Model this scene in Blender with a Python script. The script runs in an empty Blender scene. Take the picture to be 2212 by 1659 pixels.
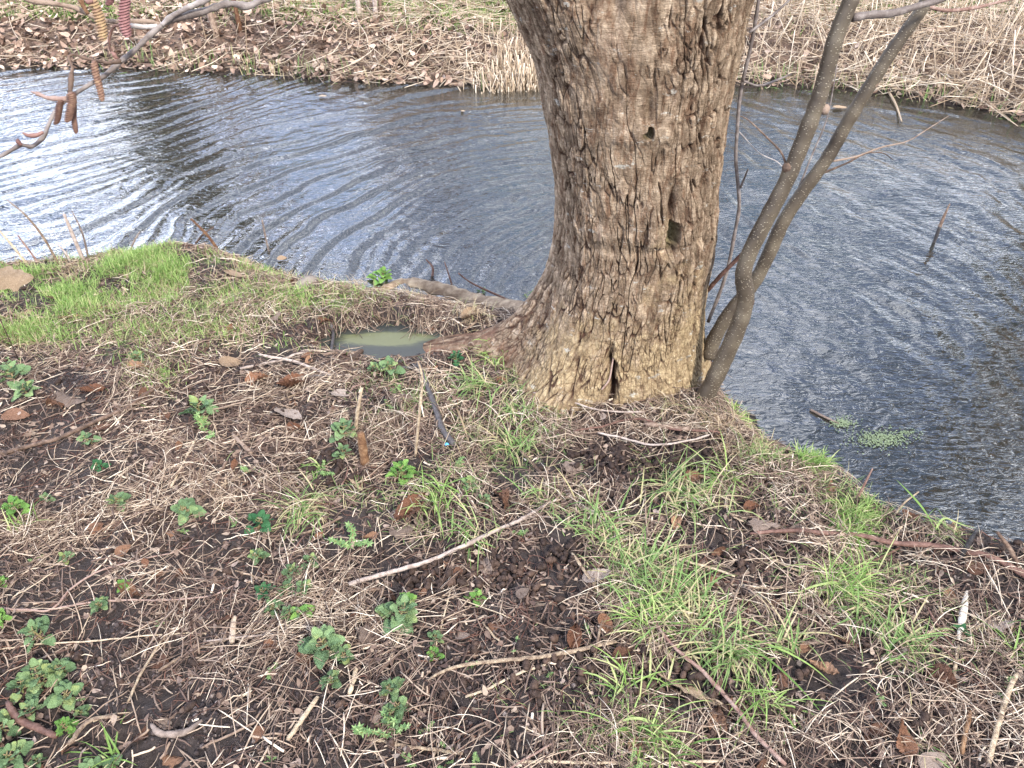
import bpy, math, random
import numpy as np
from mathutils import Vector, Matrix, Euler
R = math.radians
rng = np.random.default_rng(7)
random.seed(7)
S = bpy.context.scene
COL = S.collection

# ------------------------------------------------------------------ camera
PITCH, CH, F, CX, CY = R(38), 1.65, 1663.0, 1106.0, 829.5
cam = bpy.data.cameras.new('camera')
cam.lens = 27.06; cam.sensor_width = 36; cam.sensor_fit = 'HORIZONTAL'
cam.clip_start = 0.05; cam.clip_end = 400
camo = bpy.data.objects.new('camera', cam); COL.objects.link(camo)
camo.location = (0, 0, CH); camo.rotation_euler = (R(90) - PITCH, 0, 0)
S.camera = camo

# ------------------------------------------------------------------ world
SUN_EL, SUN_AZ = R(42), R(146)        # azimuth measured from +Y clockwise (towards +X)
W = bpy.data.worlds.new('World'); S.world = W; W.use_nodes = True
nt = W.node_tree; nt.nodes.clear()
def nd(t, kind, **kw):
    n = t.nodes.new(kind)
    for k, v in kw.items():
        if k.startswith('i_'):
            n.inputs[k[2:].replace('_', ' ')].default_value = v
        else: setattr(n, k, v)
    return n
def ramp(t, stops, src=None, interp='LINEAR'):
    n = t.nodes.new('ShaderNodeValToRGB'); cr = n.color_ramp; cr.interpolation = interp
    while len(cr.elements) > 1: cr.elements.remove(cr.elements[-1])
    cr.elements[0].position = stops[0][0]; cr.elements[0].color = (*stops[0][1], 1)
    for p, c in stops[1:]:
        e = cr.elements.new(p); e.color = (*c, 1)
    if src is not None: t.links.new(src, n.inputs[0])
    return n.outputs[0]
sky = nd(nt, 'ShaderNodeTexSky', sky_type='NISHITA', sun_disc=False, sun_elevation=SUN_EL, sun_rotation=SUN_AZ,
         air_density=1.2, dust_density=1.5, ozone_density=1.5)
tc = nd(nt, 'ShaderNodeTexCoord')
mp = nd(nt, 'ShaderNodeMapping'); mp.inputs['Scale'].default_value = (1.2, 1.2, 2.6); mp.inputs['Location'].default_value = (0.35, 0.2, 0.1)
nt.links.new(tc.outputs['Generated'], mp.inputs[0])
no = nd(nt, 'ShaderNodeTexNoise', i_Scale=1.9, i_Detail=7.0, i_Roughness=0.6, i_Distortion=0.4)
nt.links.new(mp.outputs[0], no.inputs['Vector'])
cloudmask = ramp(nt, [(0.44, (0, 0, 0)), (0.53, (0.7,) * 3), (0.62, (1, 1, 1))], no.outputs['Fac'])
no2 = nd(nt, 'ShaderNodeTexNoise', i_Scale=4.2, i_Detail=6.0, i_Roughness=.6)
nt.links.new(mp.outputs[0], no2.inputs['Vector'])
cloudcol = ramp(nt, [(0.40, (0.12, 0.16, 0.28)), (0.5, (0.42, 0.49, 0.68)), (0.58, (1.25, 1.27, 1.32))], no2.outputs['Fac'])
sxyz = nd(nt, 'ShaderNodeSeparateXYZ'); nt.links.new(tc.outputs['Generated'], sxyz.inputs[0])
bm_ = nd(nt, 'ShaderNodeMapRange'); bm_.inputs[1].default_value = -1.0; bm_.inputs[2].default_value = 1.0
nt.links.new(sxyz.outputs['X'], bm_.inputs[0])
brr = ramp(nt, [(0.24, (1.0,) * 3), (0.40, (0.5,) * 3), (0.50, (0.24,) * 3), (0.58, (0.23,) * 3), (0.74, (0.42,) * 3)], bm_.outputs[0])
brt = nd(nt, 'ShaderNodeMath', operation='MULTIPLY'); nt.links.new(brr, brt.inputs[0]); brt.inputs[1].default_value = 60.0
sc = nd(nt, 'ShaderNodeVectorMath', operation='SCALE'); nt.links.new(brt.outputs[0], sc.inputs['Scale'])
nt.links.new(cloudcol, sc.inputs[0])
mx = nd(nt, 'ShaderNodeMixRGB'); nt.links.new(cloudmask, mx.inputs[0])
nt.links.new(sky.outputs[0], mx.inputs[1]); nt.links.new(sc.outputs[0], mx.inputs[2])
bg = nd(nt, 'ShaderNodeBackground', i_Strength=0.14); nt.links.new(mx.outputs[0], bg.inputs[0])
wo = nd(nt, 'ShaderNodeOutputWorld'); nt.links.new(bg.outputs[0], wo.inputs[0])

sl = bpy.data.lights.new('sun', 'SUN'); sl.energy = 5.0; sl.angle = R(5); sl.color = (1, 0.95, 0.86)
so = bpy.data.objects.new('sun', sl); COL.objects.link(so)
sd = Vector((math.sin(SUN_AZ) * math.cos(SUN_EL), math.cos(SUN_AZ) * math.cos(SUN_EL), math.sin(SUN_EL)))
so.rotation_euler = sd.to_track_quat('Z', 'Y').to_euler(); so.location = (4, -4, 6)
S.view_settings.view_transform = 'Standard'; S.view_settings.look = 'None'
S.view_settings.exposure = 0.42; S.view_settings.gamma = 1

# ------------------------------------------------------------------ maths helpers
sp, cp = math.sin(PITCH), math.cos(PITCH)
def ray(dx, dy):
    a = (dx - CX) / F; b = (CY - dy) / F
    return np.array([a, b * sp + cp, b * cp - sp])
def G(dx, dy, z=0.0):
    d = ray(dx, dy); t = (z - CH) / d[2]; return np.array([d[0] * t, d[1] * t, z])
def Vp(dx, dy, Y):
    d = ray(dx, dy); t = Y / d[1]; return np.array([d[0] * t, Y, CH + d[2] * t])
def Dp(dx, dy, dep):
    d = ray(dx, dy); return np.array([d[0] * dep, d[1] * dep, CH + d[2] * dep])
def proj(x, y, z):
    dep = y * cp + (CH - z) * sp; up = y * sp - (CH - z) * cp
    dep = np.where(np.abs(dep) < 1e-3, 1e-3, dep)
    px = CX + F * x / dep; py = CY - F * up / dep
    return np.where(dep > 0, px, -9e3), np.where(dep > 0, py, -9e3), dep
def ss(a, b, x):
    t = np.clip((x - a) / (b - a), 0, 1); return t * t * (3 - 2 * t)
def hsh(*c):
    h = np.zeros_like(c[0], dtype=np.uint32)
    for i, k in enumerate(c):
        h = (h ^ (k.astype(np.int64) & 0xffffffff).astype(np.uint32) * np.uint32([374761393, 668265263, 2147483647, 1274126177][i])) * np.uint32(2246822519)
        h ^= h >> np.uint32(13)
    h = h * np.uint32(3266489917); h ^= h >> np.uint32(16)
    return h.astype(np.float64) / 4294967295.0
def vn(x, y, seed=0):
    xi = np.floor(x); yi = np.floor(y); fx = x - xi; fy = y - yi
    fx = fx * fx * fx * (fx * (fx * 6 - 15) + 10); fy = fy * fy * fy * (fy * (fy * 6 - 15) + 10)
    s = np.full_like(xi, seed)
    a = hsh(xi, yi, s); b = hsh(xi + 1, yi, s); c = hsh(xi, yi + 1, s); d = hsh(xi + 1, yi + 1, s)
    return (a + (b - a) * fx) * (1 - fy) + (c + (d - c) * fx) * fy - 0.5
def fbm(x, y, o=4, seed=0, g=0.5):
    r = 0; a = 1.0
    for i in range(o):
        r = r + a * vn(x + 17.3 * i, y - 9.1 * i, seed + i); x = x * 2.03; y = y * 2.03; a *= g
    return r
def vcell(x, y, seed=0):
    xi = np.floor(x); yi = np.floor(y); f1 = np.full_like(x, 9.0); idv = np.zeros_like(x); s = np.full_like(xi, seed); s2 = s + 77
    for i in (-1, 0, 1):
        for j in (-1, 0, 1):
            cx = xi + i; cy = yi + j; d = (cx + hsh(cx, cy, s) - x) ** 2 + (cy + hsh(cx, cy, s2) - y) ** 2
            idv = np.where(d < f1, hsh(cx, cy, s + 5), idv); f1 = np.minimum(f1, d)
    return idv
def voro(x, y, seed=0):
    xi = np.floor(x); yi = np.floor(y); f1 = np.full_like(x, 9.0); f2 = f1.copy()
    s = np.full_like(xi, seed); s2 = s + 77
    for i in (-1, 0, 1):
        for j in (-1, 0, 1):
            cx = xi + i; cy = yi + j
            d = (cx + hsh(cx, cy, s) - x) ** 2 + (cy + hsh(cx, cy, s2) - y) ** 2
            f2 = np.where(d < f1, f1, np.minimum(f2, d)); f1 = np.minimum(f1, d)
    return np.sqrt(f1), np.sqrt(f2)

# ------------------------------------------------------------------ mesh helpers
def mk(name, V, Fs, mat=None, parent=None, smooth=True, attrs=None):
    V = np.asarray(V, dtype=np.float32).reshape(-1, 3)
    if not isinstance(Fs, list): Fs = [Fs]
    Fs = [np.asarray(f, dtype=np.int32) for f in Fs if len(f)]
    me = bpy.data.meshes.new(name)
    me.vertices.add(len(V)); me.vertices.foreach_set('co', V.ravel())
    tot = np.concatenate([np.full(len(f), f.shape[1], dtype=np.int32) for f in Fs])
    idx = np.concatenate([f.ravel() for f in Fs])
    me.loops.add(len(idx)); me.loops.foreach_set('vertex_index', idx)
    me.polygons.add(len(tot)); st = np.zeros(len(tot), dtype=np.int32); st[1:] = np.cumsum(tot)[:-1]
    me.polygons.foreach_set('loop_start', st); me.polygons.foreach_set('loop_total', tot)
    me.polygons.foreach_set('use_smooth', np.full(len(tot), smooth, dtype=bool))
    me.update(calc_edges=True)
    if attrs:
        for k, a in attrs.items():
            at = me.attributes.new(k, 'FLOAT', 'POINT'); at.data.foreach_set('value', np.asarray(a, dtype=np.float32))
    if mat: me.materials.append(mat)
    o = bpy.data.objects.new(name, me); COL.objects.link(o)
    if parent: o.parent = parent
    return o
def tag(o, label=None, cat=None, group=None, kind=None):
    if label: o['label'] = label
    if cat: o['category'] = cat
    if group: o['group'] = group
    if kind: o['kind'] = kind
    return o
def empty(name, loc, rz=0):
    o = bpy.data.objects.new(name, None); COL.objects.link(o); o.location = loc; o.rotation_euler = (0, 0, rz)
    o.empty_display_size = 0.05
    return o
def grid_faces(nu, nv, close_v=False):
    i = np.arange(nu - 1)[:, None]; j = np.arange(nv if close_v else nv - 1)[None, :]
    j2 = (j + 1) % nv
    a = i * nv + j; b = i * nv + j2; c = (i + 1) * nv + j2; d = (i + 1) * nv + j
    return np.stack([a, b, c, d], -1).reshape(-1, 4)
def catmull(P, per=6):
    P = np.asarray(P, float); Q = np.vstack([2 * P[0] - P[1], P, 2 * P[-1] - P[-2]]); out = []
    for i in range(1, len(Q) - 2):
        for t in np.linspace(0, 1, per, endpoint=False):
            p0, p1, p2, p3 = Q[i - 1:i + 3]
            out.append(0.5 * (2 * p1 + (p2 - p0) * t + (2 * p0 - 5 * p1 + 4 * p2 - p3) * t * t + (3 * p1 - p0 - 3 * p2 + p3) * t ** 3))
    out.append(Q[-2]); return np.array(out)
def tubes(P, Rr, k=5, flat=1.0):
    """P (N,m,3) curves, Rr (N,m) radii -> V, F for N tubes at once"""
    N, m, _ = P.shape
    T = np.gradient(P, axis=1); T /= np.linalg.norm(T, axis=2, keepdims=True) + 1e-9
    up = np.zeros_like(T); up[..., 2] = 1
    alt = np.zeros_like(T); alt[..., 0] = 1
    steep = (np.abs(T[:, :, 2]).mean(1) > 0.8)[:, None, None]
    up = np.where(steep, alt, up)
    A = np.cross(T, up); A /= np.linalg.norm(A, axis=2, keepdims=True) + 1e-9
    B = np.cross(A, T)
    an = np.linspace(0, 2 * np.pi, k, endpoint=False)
    V = P[:, :, None, :] + Rr[:, :, None, None] * (np.cos(an)[None, None, :, None] * A[:, :, None, :] + flat * np.sin(an)[None, None, :, None] * B[:, :, None, :])
    base = grid_faces(m, k, True)
    Fc = (base[None] + (np.arange(N) * m * k)[:, None, None]).reshape(-1, 4)
    caps = []
    if k == 4 or k == 3 or k > 4:
        e0 = np.arange(k)[::-1][None] + (np.arange(N) * m * k)[:, None]
        e1 = (np.arange(k) + (m - 1) * k)[None] + (np.arange(N) * m * k)[:, None]
        caps = [e0, e1]
    return V.reshape(-1, 3), [Fc] + caps
def tube1(P, r, k=10, per=6, rough=0.0, seed=0):
    P = catmull(P, per); r = np.interp(np.linspace(0, 1, len(P)), np.linspace(0, 1, len(r)), r)
    if rough: r = r * (1 + rough * fbm(np.arange(len(P)) * 0.7, np.full(len(P), seed * 3.7), 2, seed) * 2)
    return tubes(P[None], r[None], k)
def join(parts):
    V = []; Fs = {}; n = 0
    for v, fl in parts:
        V.append(np.asarray(v).reshape(-1, 3))
        for f in (fl if isinstance(fl, list) else [fl]):
            f = np.asarray(f)
            if len(f): Fs.setdefault(f.shape[1], []).append(f + n)
        n += len(V[-1])
    return np.vstack(V), [np.vstack(x) for x in Fs.values()]
def merge(tv, tf, M, T):
    """instances of template (tv, tf quads) with matrices M (N,3,3) and offsets T (N,3)"""
    V = np.einsum('nij,vj->nvi', M, tv) + T[:, None, :]
    Fs = [(f[None] + (np.arange(len(T)) * len(tv))[:, None, None]).reshape(-1, f.shape[1]) for f in (tf if isinstance(tf, list) else [tf])]
    return V.reshape(-1, 3), Fs
def rotm(az, pit, rol, s=None):
    ca, sa, cb, sb, cc, sc_ = np.cos(az), np.sin(az), np.cos(pit), np.sin(pit), np.cos(rol), np.sin(rol)
    o = np.zeros_like(az); l = np.ones_like(az)
    Z = np.stack([ca, -sa, o, sa, ca, o, o, o, l], -1).reshape(-1, 3, 3)
    Y = np.stack([cb, o, sb, o, l, o, -sb, o, cb], -1).reshape(-1, 3, 3)
    X = np.stack([l, o, o, o, cc, -sc_, o, sc_, cc], -1).reshape(-1, 3, 3)
    M = Z @ Y @ X
    return M if s is None else M * s[:, None, None]

# ------------------------------------------------------------------ material helpers
def mat(name, stops, rough=0.8, noise=None, island=True, bump=None, trans=0.0, spec=0.3, extra=None):
    """stops: colour ramp picked per loose piece (random per island) and broken up with noise"""
    m = bpy.data.materials.new(name); m.use_nodes = True; t = m.node_tree; t.nodes.clear()
    out = nd(t, 'ShaderNodeOutputMaterial'); b = nd(t, 'ShaderNodeBsdfPrincipled')
    b.inputs['Roughness'].default_value = rough; b.inputs['Specular IOR Level'].default_value = spec
    geo = nd(t, 'ShaderNodeNewGeometry'); obi = nd(t, 'ShaderNodeObjectInfo'); tcn = nd(t, 'ShaderNodeTexCoord')
    if island:
        a = nd(t, 'ShaderNodeMath', operation='ADD'); t.links.new(geo.outputs['Random Per Island'], a.inputs[0]); t.links.new(obi.outputs['Random'], a.inputs[1])
        fr = nd(t, 'ShaderNodeMath', operation='FRACT'); t.links.new(a.outputs[0], fr.inputs[0]); src = fr.outputs[0]
    else: src = obi.outputs['Random']
    if noise:
        sc_, amt = noise
        n1 = nd(t, 'ShaderNodeTexNoise', i_Scale=sc_, i_Detail=4.0, i_Roughness=0.65); t.links.new(tcn.outputs['Object'], n1.inputs['Vector'])
        mr = nd(t, 'ShaderNodeMapRange'); mr.inputs[1].default_value = 0.3; mr.inputs[2].default_value = 0.7
        mr.inputs[3].default_value = -amt; mr.inputs[4].default_value = amt
        t.links.new(n1.outputs['Fac'], mr.inputs[0])
        ad = nd(t, 'ShaderNodeMath', operation='ADD'); ad.use_clamp = True
        t.links.new(src, ad.inputs[0]); t.links.new(mr.outputs[0], ad.inputs[1]); src = ad.outputs[0]
    c = ramp(t, stops, src)
    t.links.new(c, b.inputs['Base Color'])
    if bump:
        bs, bd = bump
        n2 = nd(t, 'ShaderNodeTexNoise', i_Scale=bs, i_Detail=5.0, i_Roughness=0.7); t.links.new(tcn.outputs['Object'], n2.inputs['Vector'])
        bm = nd(t, 'ShaderNodeBump', i_Strength=1.0, i_Distance=bd); t.links.new(n2.outputs['Fac'], bm.inputs['Height'])
        t.links.new(bm.outputs[0], b.inputs['Normal'])
    if trans:
        tr = nd(t, 'ShaderNodeBsdfTranslucent'); t.links.new(c, tr.inputs[0])
        ms = nd(t, 'ShaderNodeMixShader'); ms.inputs[0].default_value = trans
        t.links.new(b.outputs[0], ms.inputs[1]); t.links.new(tr.outputs[0], ms.inputs[2]); t.links.new(ms.outputs[0], out.inputs[0])
    else: t.links.new(b.outputs[0], out.inputs[0])
    return m
M = {}
M['straw'] = mat('dry_straw', [(0, (.06, .038, .03)), (.35, (.15, .10, .078)), (.6, (.29, .21, .155)), (.82, (.46, .365, .275)), (1, (.68, .59, .48))], 0.75, (60, .15))
M['strawdark'] = mat('dark_straw', [(0, (.05, .03, .025)), (.4, (.12, .078, .062)), (.7, (.20, .145, .115)), (1, (.32, .25, .195))], 0.8, (60, .15))
M['rootlet'] = mat('reddish_rootlet', [(0, (.035, .018, .014)), (.5, (.10, .045, .034)), (1, (.20, .10, .07))], 0.7, (80, .15))
M['pale'] = mat('pale_stalk', [(0, (.15, .10, .07)), (.5, (.33, .25, .17)), (1, (.52, .42, .30))], 0.65, (70, .5), bump=(230, .004))
M['green'] = mat('grass_green', [(0, (.13, .23, .055)), (.4, (.20, .32, .08)), (.75, (.32, .44, .14)), (1, (.50, .50, .25))], 0.5, (30, .1), trans=0.35)
M['greenmix'] = mat('grass_mixed', [(0, (.12, .20, .06)), (.45, (.20, .31, .10)), (.62, (.31, .38, .16)), (.72, (.40, .36, .19)), (1, (.52, .43, .28))], 0.55, (30, .1), trans=0.3)
M['drygrass'] = mat('grass_dry', [(0, (.22, .15, .09)), (.5, (.40, .30, .19)), (.9, (.55, .45, .31)), (1, (.25, .33, .12))], 0.7, (30, .1), trans=0.2)
M['nettle'] = mat('nettle_leaf', [(0, (.12, .20, .10)), (.5, (.19, .30, .145)), (.85, (.27, .39, .18)), (1, (.38, .45, .17))], 0.6, (70, .14), trans=0.2, bump=(420, .004))
M['nettlebright'] = mat('nettle_leaf_bright', [(0, (.15, .32, .08)), (1, (.28, .48, .12))], 0.55, (60, .2), trans=0.25, bump=(420, .004))
M['nettledark'] = mat('nettle_leaf_dark', [(0, (.035, .13, .055)), (1, (.07, .20, .08))], 0.55, (60, .2), trans=0.15, bump=(420, .004))
M['weed'] = mat('weed_leaf', [(0, (.11, .20, .07)), (.6, (.19, .30, .11)), (1, (.30, .40, .17))], 0.55, (60, .15), trans=0.25)
M['stemgreen'] = mat('plant_stem', [(0, (.14, .16, .06)), (1, (.26, .18, .10))], 0.6, (60, .2))
def leafmat(n, a, b, c): return mat(n, [(0, a), (.5, b), (1, c)], 0.72, (55, .45), island=False, bump=(180, .003), trans=0.08, spec=.35)
M['lorange'] = leafmat('leaf_orange', (.13, .055, .030), (.27, .13, .075), (.44, .26, .16))
M['lgrey'] = leafmat('leaf_grey', (.15, .11, .09), (.27, .20, .165), (.40, .32, .27))
M['lbrown'] = leafmat('leaf_brown', (.09, .042, .027), (.20, .10, .06), (.32, .18, .11))
M['ltan'] = leafmat('leaf_tan', (.25, .17, .11), (.40, .29, .19), (.55, .43, .31))
M['cone'] = mat('cone_wood', [(0, (.020, .012, .010)), (.6, (.045, .027, .020)), (1, (.085, .052, .038))], 0.75, (200, .3), island=False)
M['wetwood'] = mat('wet_black_wood', [(0, (.018, .016, .017)), (1, (.07, .06, .06))], 0.45, (40, .5), island=False, bump=(90, .004), spec=.5)
M['greywood'] = mat('grey_twig_bark', [(0, (.12, .09, .075)), (.5, (.25, .195, .165)), (1, (.40, .33, .29))], 0.7, (50, .5), island=False, bump=(160, .003))
M['redwood'] = mat('red_twig_bark', [(0, (.09, .045, .034)), (.5, (.18, .10, .078)), (1, (.30, .21, .175))], 0.6, (60, .45), island=False, bump=(160, .002))
M['brownwood'] = mat('brown_twig_bark', [(0, (.06, .038, .028)), (.5, (.14, .09, .065)), (1, (.26, .19, .145))], 0.7, (50, .5), island=False, bump=(140, .003))
M['rotwood'] = mat('rotten_wood', [(0, (.09, .04, .02)), (.5, (.21, .115, .06)), (1, (.34, .22, .13))], 0.8, (60, .45), island=False, bump=(120, .005))
M['white'] = mat('bleached_wood', [(0, (.28, .24, .20)), (1, (.58, .53, .46))], 0.7, (50, .5), island=False, bump=(120, .003))
M['leaflit'] = mat('far_leaf_litter', [(0, (.10, .06, .045)), (.3, (.21, .135, .10)), (.6, (.33, .23, .175)), (.85, (.44, .32, .25)), (1, (.58, .46, .38))], 0.75, (25, .15))
M['reed'] = mat('reed_stalk', [(0, (.22, .155, .10)), (.5, (.38, .29, .205)), (.85, (.54, .445, .34)), (1, (.66, .57, .46))], 0.65, (20, .12))
M['catkin'] = mat('catkin_scales', [(0, (.09, .045, .032)), (.5, (.19, .11, .075)), (1, (.30, .21, .11))], 0.7, (120, .4), island=False)
M['catpink'] = mat('catkin_pink', [(0, (.16, .07, .07)), (1, (.30, .16, .15))], 0.7, (120, .4), island=False)
M['twiggrey'] = mat('smooth_twig', [(0, (.12, .095, .085)), (.5, (.24, .205, .19)), (1, (.42, .38, .36))], 0.5, (35, .45), island=False, bump=(200, .0015))
M['bud'] = mat('bud_red', [(0, (.12, .06, .05)), (1, (.22, .12, .10))], 0.5, (60, .4), island=False)
M['duck'] = mat('duckweed', [(0, (.09, .12, .06)), (1, (.18, .22, .13))], 0.5)
M['blue'] = mat('blue_plastic', [(0, (.08, .35, .70)), (1, (.12, .45, .80))], 0.4, island=False)

# ------------------------------------------------------------------ terrain
WZ = -0.20
near_px = [(-700, 500), (-300, 560), (-60, 572), (60, 572), (170, 560), (290, 545), (370, 518), (440, 512), (500, 533), (580, 560), (650, 585), (760, 592), (850, 605),
           (950, 618), (1060, 640), (1180, 652), (1290, 640), (1400, 650), (1480, 690), (1530, 760), (1570, 850), (1625, 925), (1655, 985), (1720, 1015), (1800, 1042),
           (1870, 1098), (1960, 1140), (2060, 1168), (2150, 1180), (2300, 1180), (2600, 1150), (3200, 1180)]
shore = np.array([G(a, b - (16 if a < 720 else 0), WZ if a > 1450 else -0.12)[:2] for a, b in near_px])
poly = np.vstack([[(-60, shore[0][1] + .6)], shore, [(60, shore[-1][1] - 1.0), (60, -60), (-60, -60)]])
far_px = [(-900, 150), (-400, 150), (0, 150), (260, 152), (500, 163), (750, 182), (960, 190), (1040, 196), (1140, 190), (1300, 185), (1500, 186), (1620, 188), (1800, 195), (1950, 212), (2080, 235), (2212, 268), (2500, 330), (3100, 420)]
fshore = np.array([G(a, b, WZ)[:2] for a, b in far_px])
fl = np.vstack([[(-60, fshore[0][1] + 2)], fshore, [(60, fshore[-1][1] - 4)]])
def sdist(x, y, P, closed):
    d = np.full(x.shape, 1e9); ins = np.zeros(x.shape, bool); n = len(P)
    for i in range(n if closed else n - 1):
        ax, ay = P[i]; bx, by = P[(i + 1) % n]; ex, ey = bx - ax, by - ay
        t = np.clip(((x - ax) * ex + (y - ay) * ey) / (ex * ex + ey * ey), 0, 1)
        d = np.minimum(d, (x - ax - t * ex) ** 2 + (y - ay - t * ey) ** 2)
        if closed:
            c = ((ay > y) != (by > y)); ins ^= c & (x < ex * (y - ay) / (ey + 1e-12) + ax)
    return np.sqrt(d), ins
PUD = G(850, 735, -0.03)
def terrain(x, y):
    d, ins = sdist(x, y, poly, True); d = d + 0.03 * fbm(x * 9, y * 9, 3, 5)
    near = np.where(ins, d, -d)
    left = ss(0.9, 0.3, x)
    w = 0.20 + 0.18 * left
    h = np.where(near > 0, WZ + 0.2 * ss(-0.03, 1, near / w * 0.97), WZ - 0.30 * ss(0, 0.7, -near))
    fd, _ = sdist(x, y, fl, False); fy = np.interp(x, fl[:, 0], fl[:, 1])
    far = np.where(y > fy, fd, -fd) + 0.05 * fbm(x * 6, y * 6, 3, 9)
    hf = WZ + 0.26 * ss(0, 0.8, far) + 0.10 * ss(0.6, 3.5, far) + 0.02 * np.clip(far - 3, 0, 60)
    h = np.where(far > 0, hf, np.minimum(h, np.where(near > 0, 9, WZ - 0.30 * ss(0, .7, np.minimum(-near, -far)))))
    land = (near > 0) | (far > 0)
    det = 0.045 * fbm(x * 2.2, y * 2.2, 3, 1) + 0.016 * fbm(x * 11, y * 11, 3, 2)
    f1, f2 = voro(x * 55 + 3 * vn(x * 20, y * 20, 8), y * 55 + 3 * vn(x * 20, y * 20, 18), 3)
    f1b, _b = voro(x * 26 + 2 * vn(x * 30, y * 30, 28), y * 26, 13)
    crumb = 0.010 * ss(0.75, 0.15, f1) * ss(-.25, .1, vn(x * 5, y * 5, 21)) + 0.014 * ss(.7, .2, f1b) * ss(-.05, .3, vn(x * 7, y * 7, 23)) + 0.006 * fbm(x * 60, y * 60, 2, 4)
    h = h + np.where(land, (det + np.where(y < 4, crumb, 0)) * np.where(near > 0, ss(0, .15, near), ss(0, .3, far)), 0.02 * fbm(x * 3, y * 3, 3, 6))
    # hollow that holds the puddle
    e = ((x - PUD[0]) / 0.29) ** 2 + ((y - PUD[1] - 0.02 * np.sin(x * 9)) / 0.13) ** 2 + .5 * vn(x * 14, y * 14, 15)
    h = np.where(near > 0, h - 0.075 * ss(1.6, 0.45, e), h)
    return h
def spaced(a, b, step, lo, hi, g=1.12):
    c = list(np.arange(a, b, step)); s = step; v = c[-1]; up = []
    while v < hi: s *= g; v += s; up.append(v)
    s = step; v = c[0]; dn = []
    while v > lo: s *= g; v -= s; dn.append(v)
    return np.array(dn[::-1] + c + up)
gx = spaced(-1.9, 2.6, 0.0085, -120, 120, 1.018)
gy = np.concatenate([spaced(0.5, 3.4, 0.0085, -40, 3.405, 1.06), 3.41 + np.cumsum(0.0095 * 1.0072 ** np.arange(330))])
last = gy[-1]; st = gy[-1] - gy[-2]
while last < 160: st *= 1.1; last += st; gy = np.append(gy, last)
GX, GY = np.meshgrid(gx, gy, indexing='ij')
GZ = terrain(GX, GY)
def HZ(x, y):
    x = np.asarray(x, float); y = np.asarray(y, float)
    i = np.clip(np.searchsorted(gx, x) - 1, 0, len(gx) - 2); j = np.clip(np.searchsorted(gy, y) - 1, 0, len(gy) - 2)
    u = (x - gx[i]) / (gx[i + 1] - gx[i]); v = (y - gy[j]) / (gy[j + 1] - gy[j])
    return (GZ[i, j] * (1 - u) + GZ[i + 1, j] * u) * (1 - v) + (GZ[i, j + 1] * (1 - u) + GZ[i + 1, j + 1] * u) * v
def GH(dx, dy):
    z = 0.0
    for _ in range(5):
        p = G(dx, dy, z); z = 0.5 * z + 0.5 * float(HZ(p[0], p[1]))
    p = G(dx, dy, z); p[2] = float(HZ(p[0], p[1])); return p

def ground_material():
    m = bpy.data.materials.new('bank_soil'); m.use_nodes = True; t = m.node_tree; b = t.nodes['Principled BSDF']
    tcn = nd(t, 'ShaderNodeTexCoord')
    def noise(s, d=5, r=.6):
        n = nd(t, 'ShaderNodeTexNoise', i_Scale=s, i_Detail=float(d), i_Roughness=r); t.links.new(tcn.outputs['Object'], n.inputs['Vector']); return n.outputs['Fac']
    c1 = ramp(t, [(.3, (.020, .015, .015)), (.5, (.052, .039, .038)), (.62, (.10, .077, .070)), (.75, (.20, .16, .135))], noise(38, 8, .75))
    c2 = ramp(t, [(.3, (.028, .019, .018)), (.7, (.085, .06, .05))], noise(9, 5))
    mxx = nd(t, 'ShaderNodeMixRGB'); mxx.inputs[0].default_value = .35; t.links.new(c1, mxx.inputs[1]); t.links.new(c2, mxx.inputs[2])
    sxy = nd(t, 'ShaderNodeSeparateXYZ'); t.links.new(tcn.outputs['Object'], sxy.inputs[0])
    mr = nd(t, 'ShaderNodeMapRange'); mr.inputs[1].default_value = 5.2; mr.inputs[2].default_value = 6.0; t.links.new(sxy.outputs['Y'], mr.inputs[0])
    c3 = ramp(t, [(.3, (.07, .045, .035)), (.5, (.16, .105, .078)), (.7, (.26, .18, .135))], noise(22, 6, .7))
    m2 = nd(t, 'ShaderNodeMixRGB'); t.links.new(mr.outputs[0], m2.inputs[0]); t.links.new(mxx.outputs[0], m2.inputs[1]); t.links.new(c3, m2.inputs[2])
    mz = nd(t, 'ShaderNodeMapRange'); mz.inputs[1].default_value = WZ + .015; mz.inputs[2].default_value = WZ + .06; mz.inputs[3].default_value = .3; mz.inputs[4].default_value = 1; t.links.new(sxy.outputs['Z'], mz.inputs[0])
    vm = nd(t, 'ShaderNodeVectorMath', operation='SCALE'); t.links.new(m2.outputs[0], vm.inputs[0]); t.links.new(mz.outputs[0], vm.inputs['Scale'])
    t.links.new(vm.outputs[0], b.inputs['Base Color'])
    rr = nd(t, 'ShaderNodeMapRange'); rr.inputs[1].default_value = .35; rr.inputs[2].default_value = .65; rr.inputs[3].default_value = .45; rr.inputs[4].default_value = .95
    t.links.new(noise(6, 4), rr.inputs[0]); t.links.new(rr.outputs[0], b.inputs['Roughness'])
    b.inputs['Specular IOR Level'].default_value = .4
    bm = nd(t, 'ShaderNodeBump', i_Strength=1.0, i_Distance=.022); t.links.new(noise(110, 8, .8), bm.inputs['Height']); t.links.new(bm.outputs[0], b.inputs['Normal'])
    return m
ground = mk('ground', np.stack([GX, GY, GZ], -1), grid_faces(len(gx), len(gy))[:, ::-1], ground_material())
tag(ground, 'dark muddy stream bank and far bank soil', None, None, 'structure')

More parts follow.
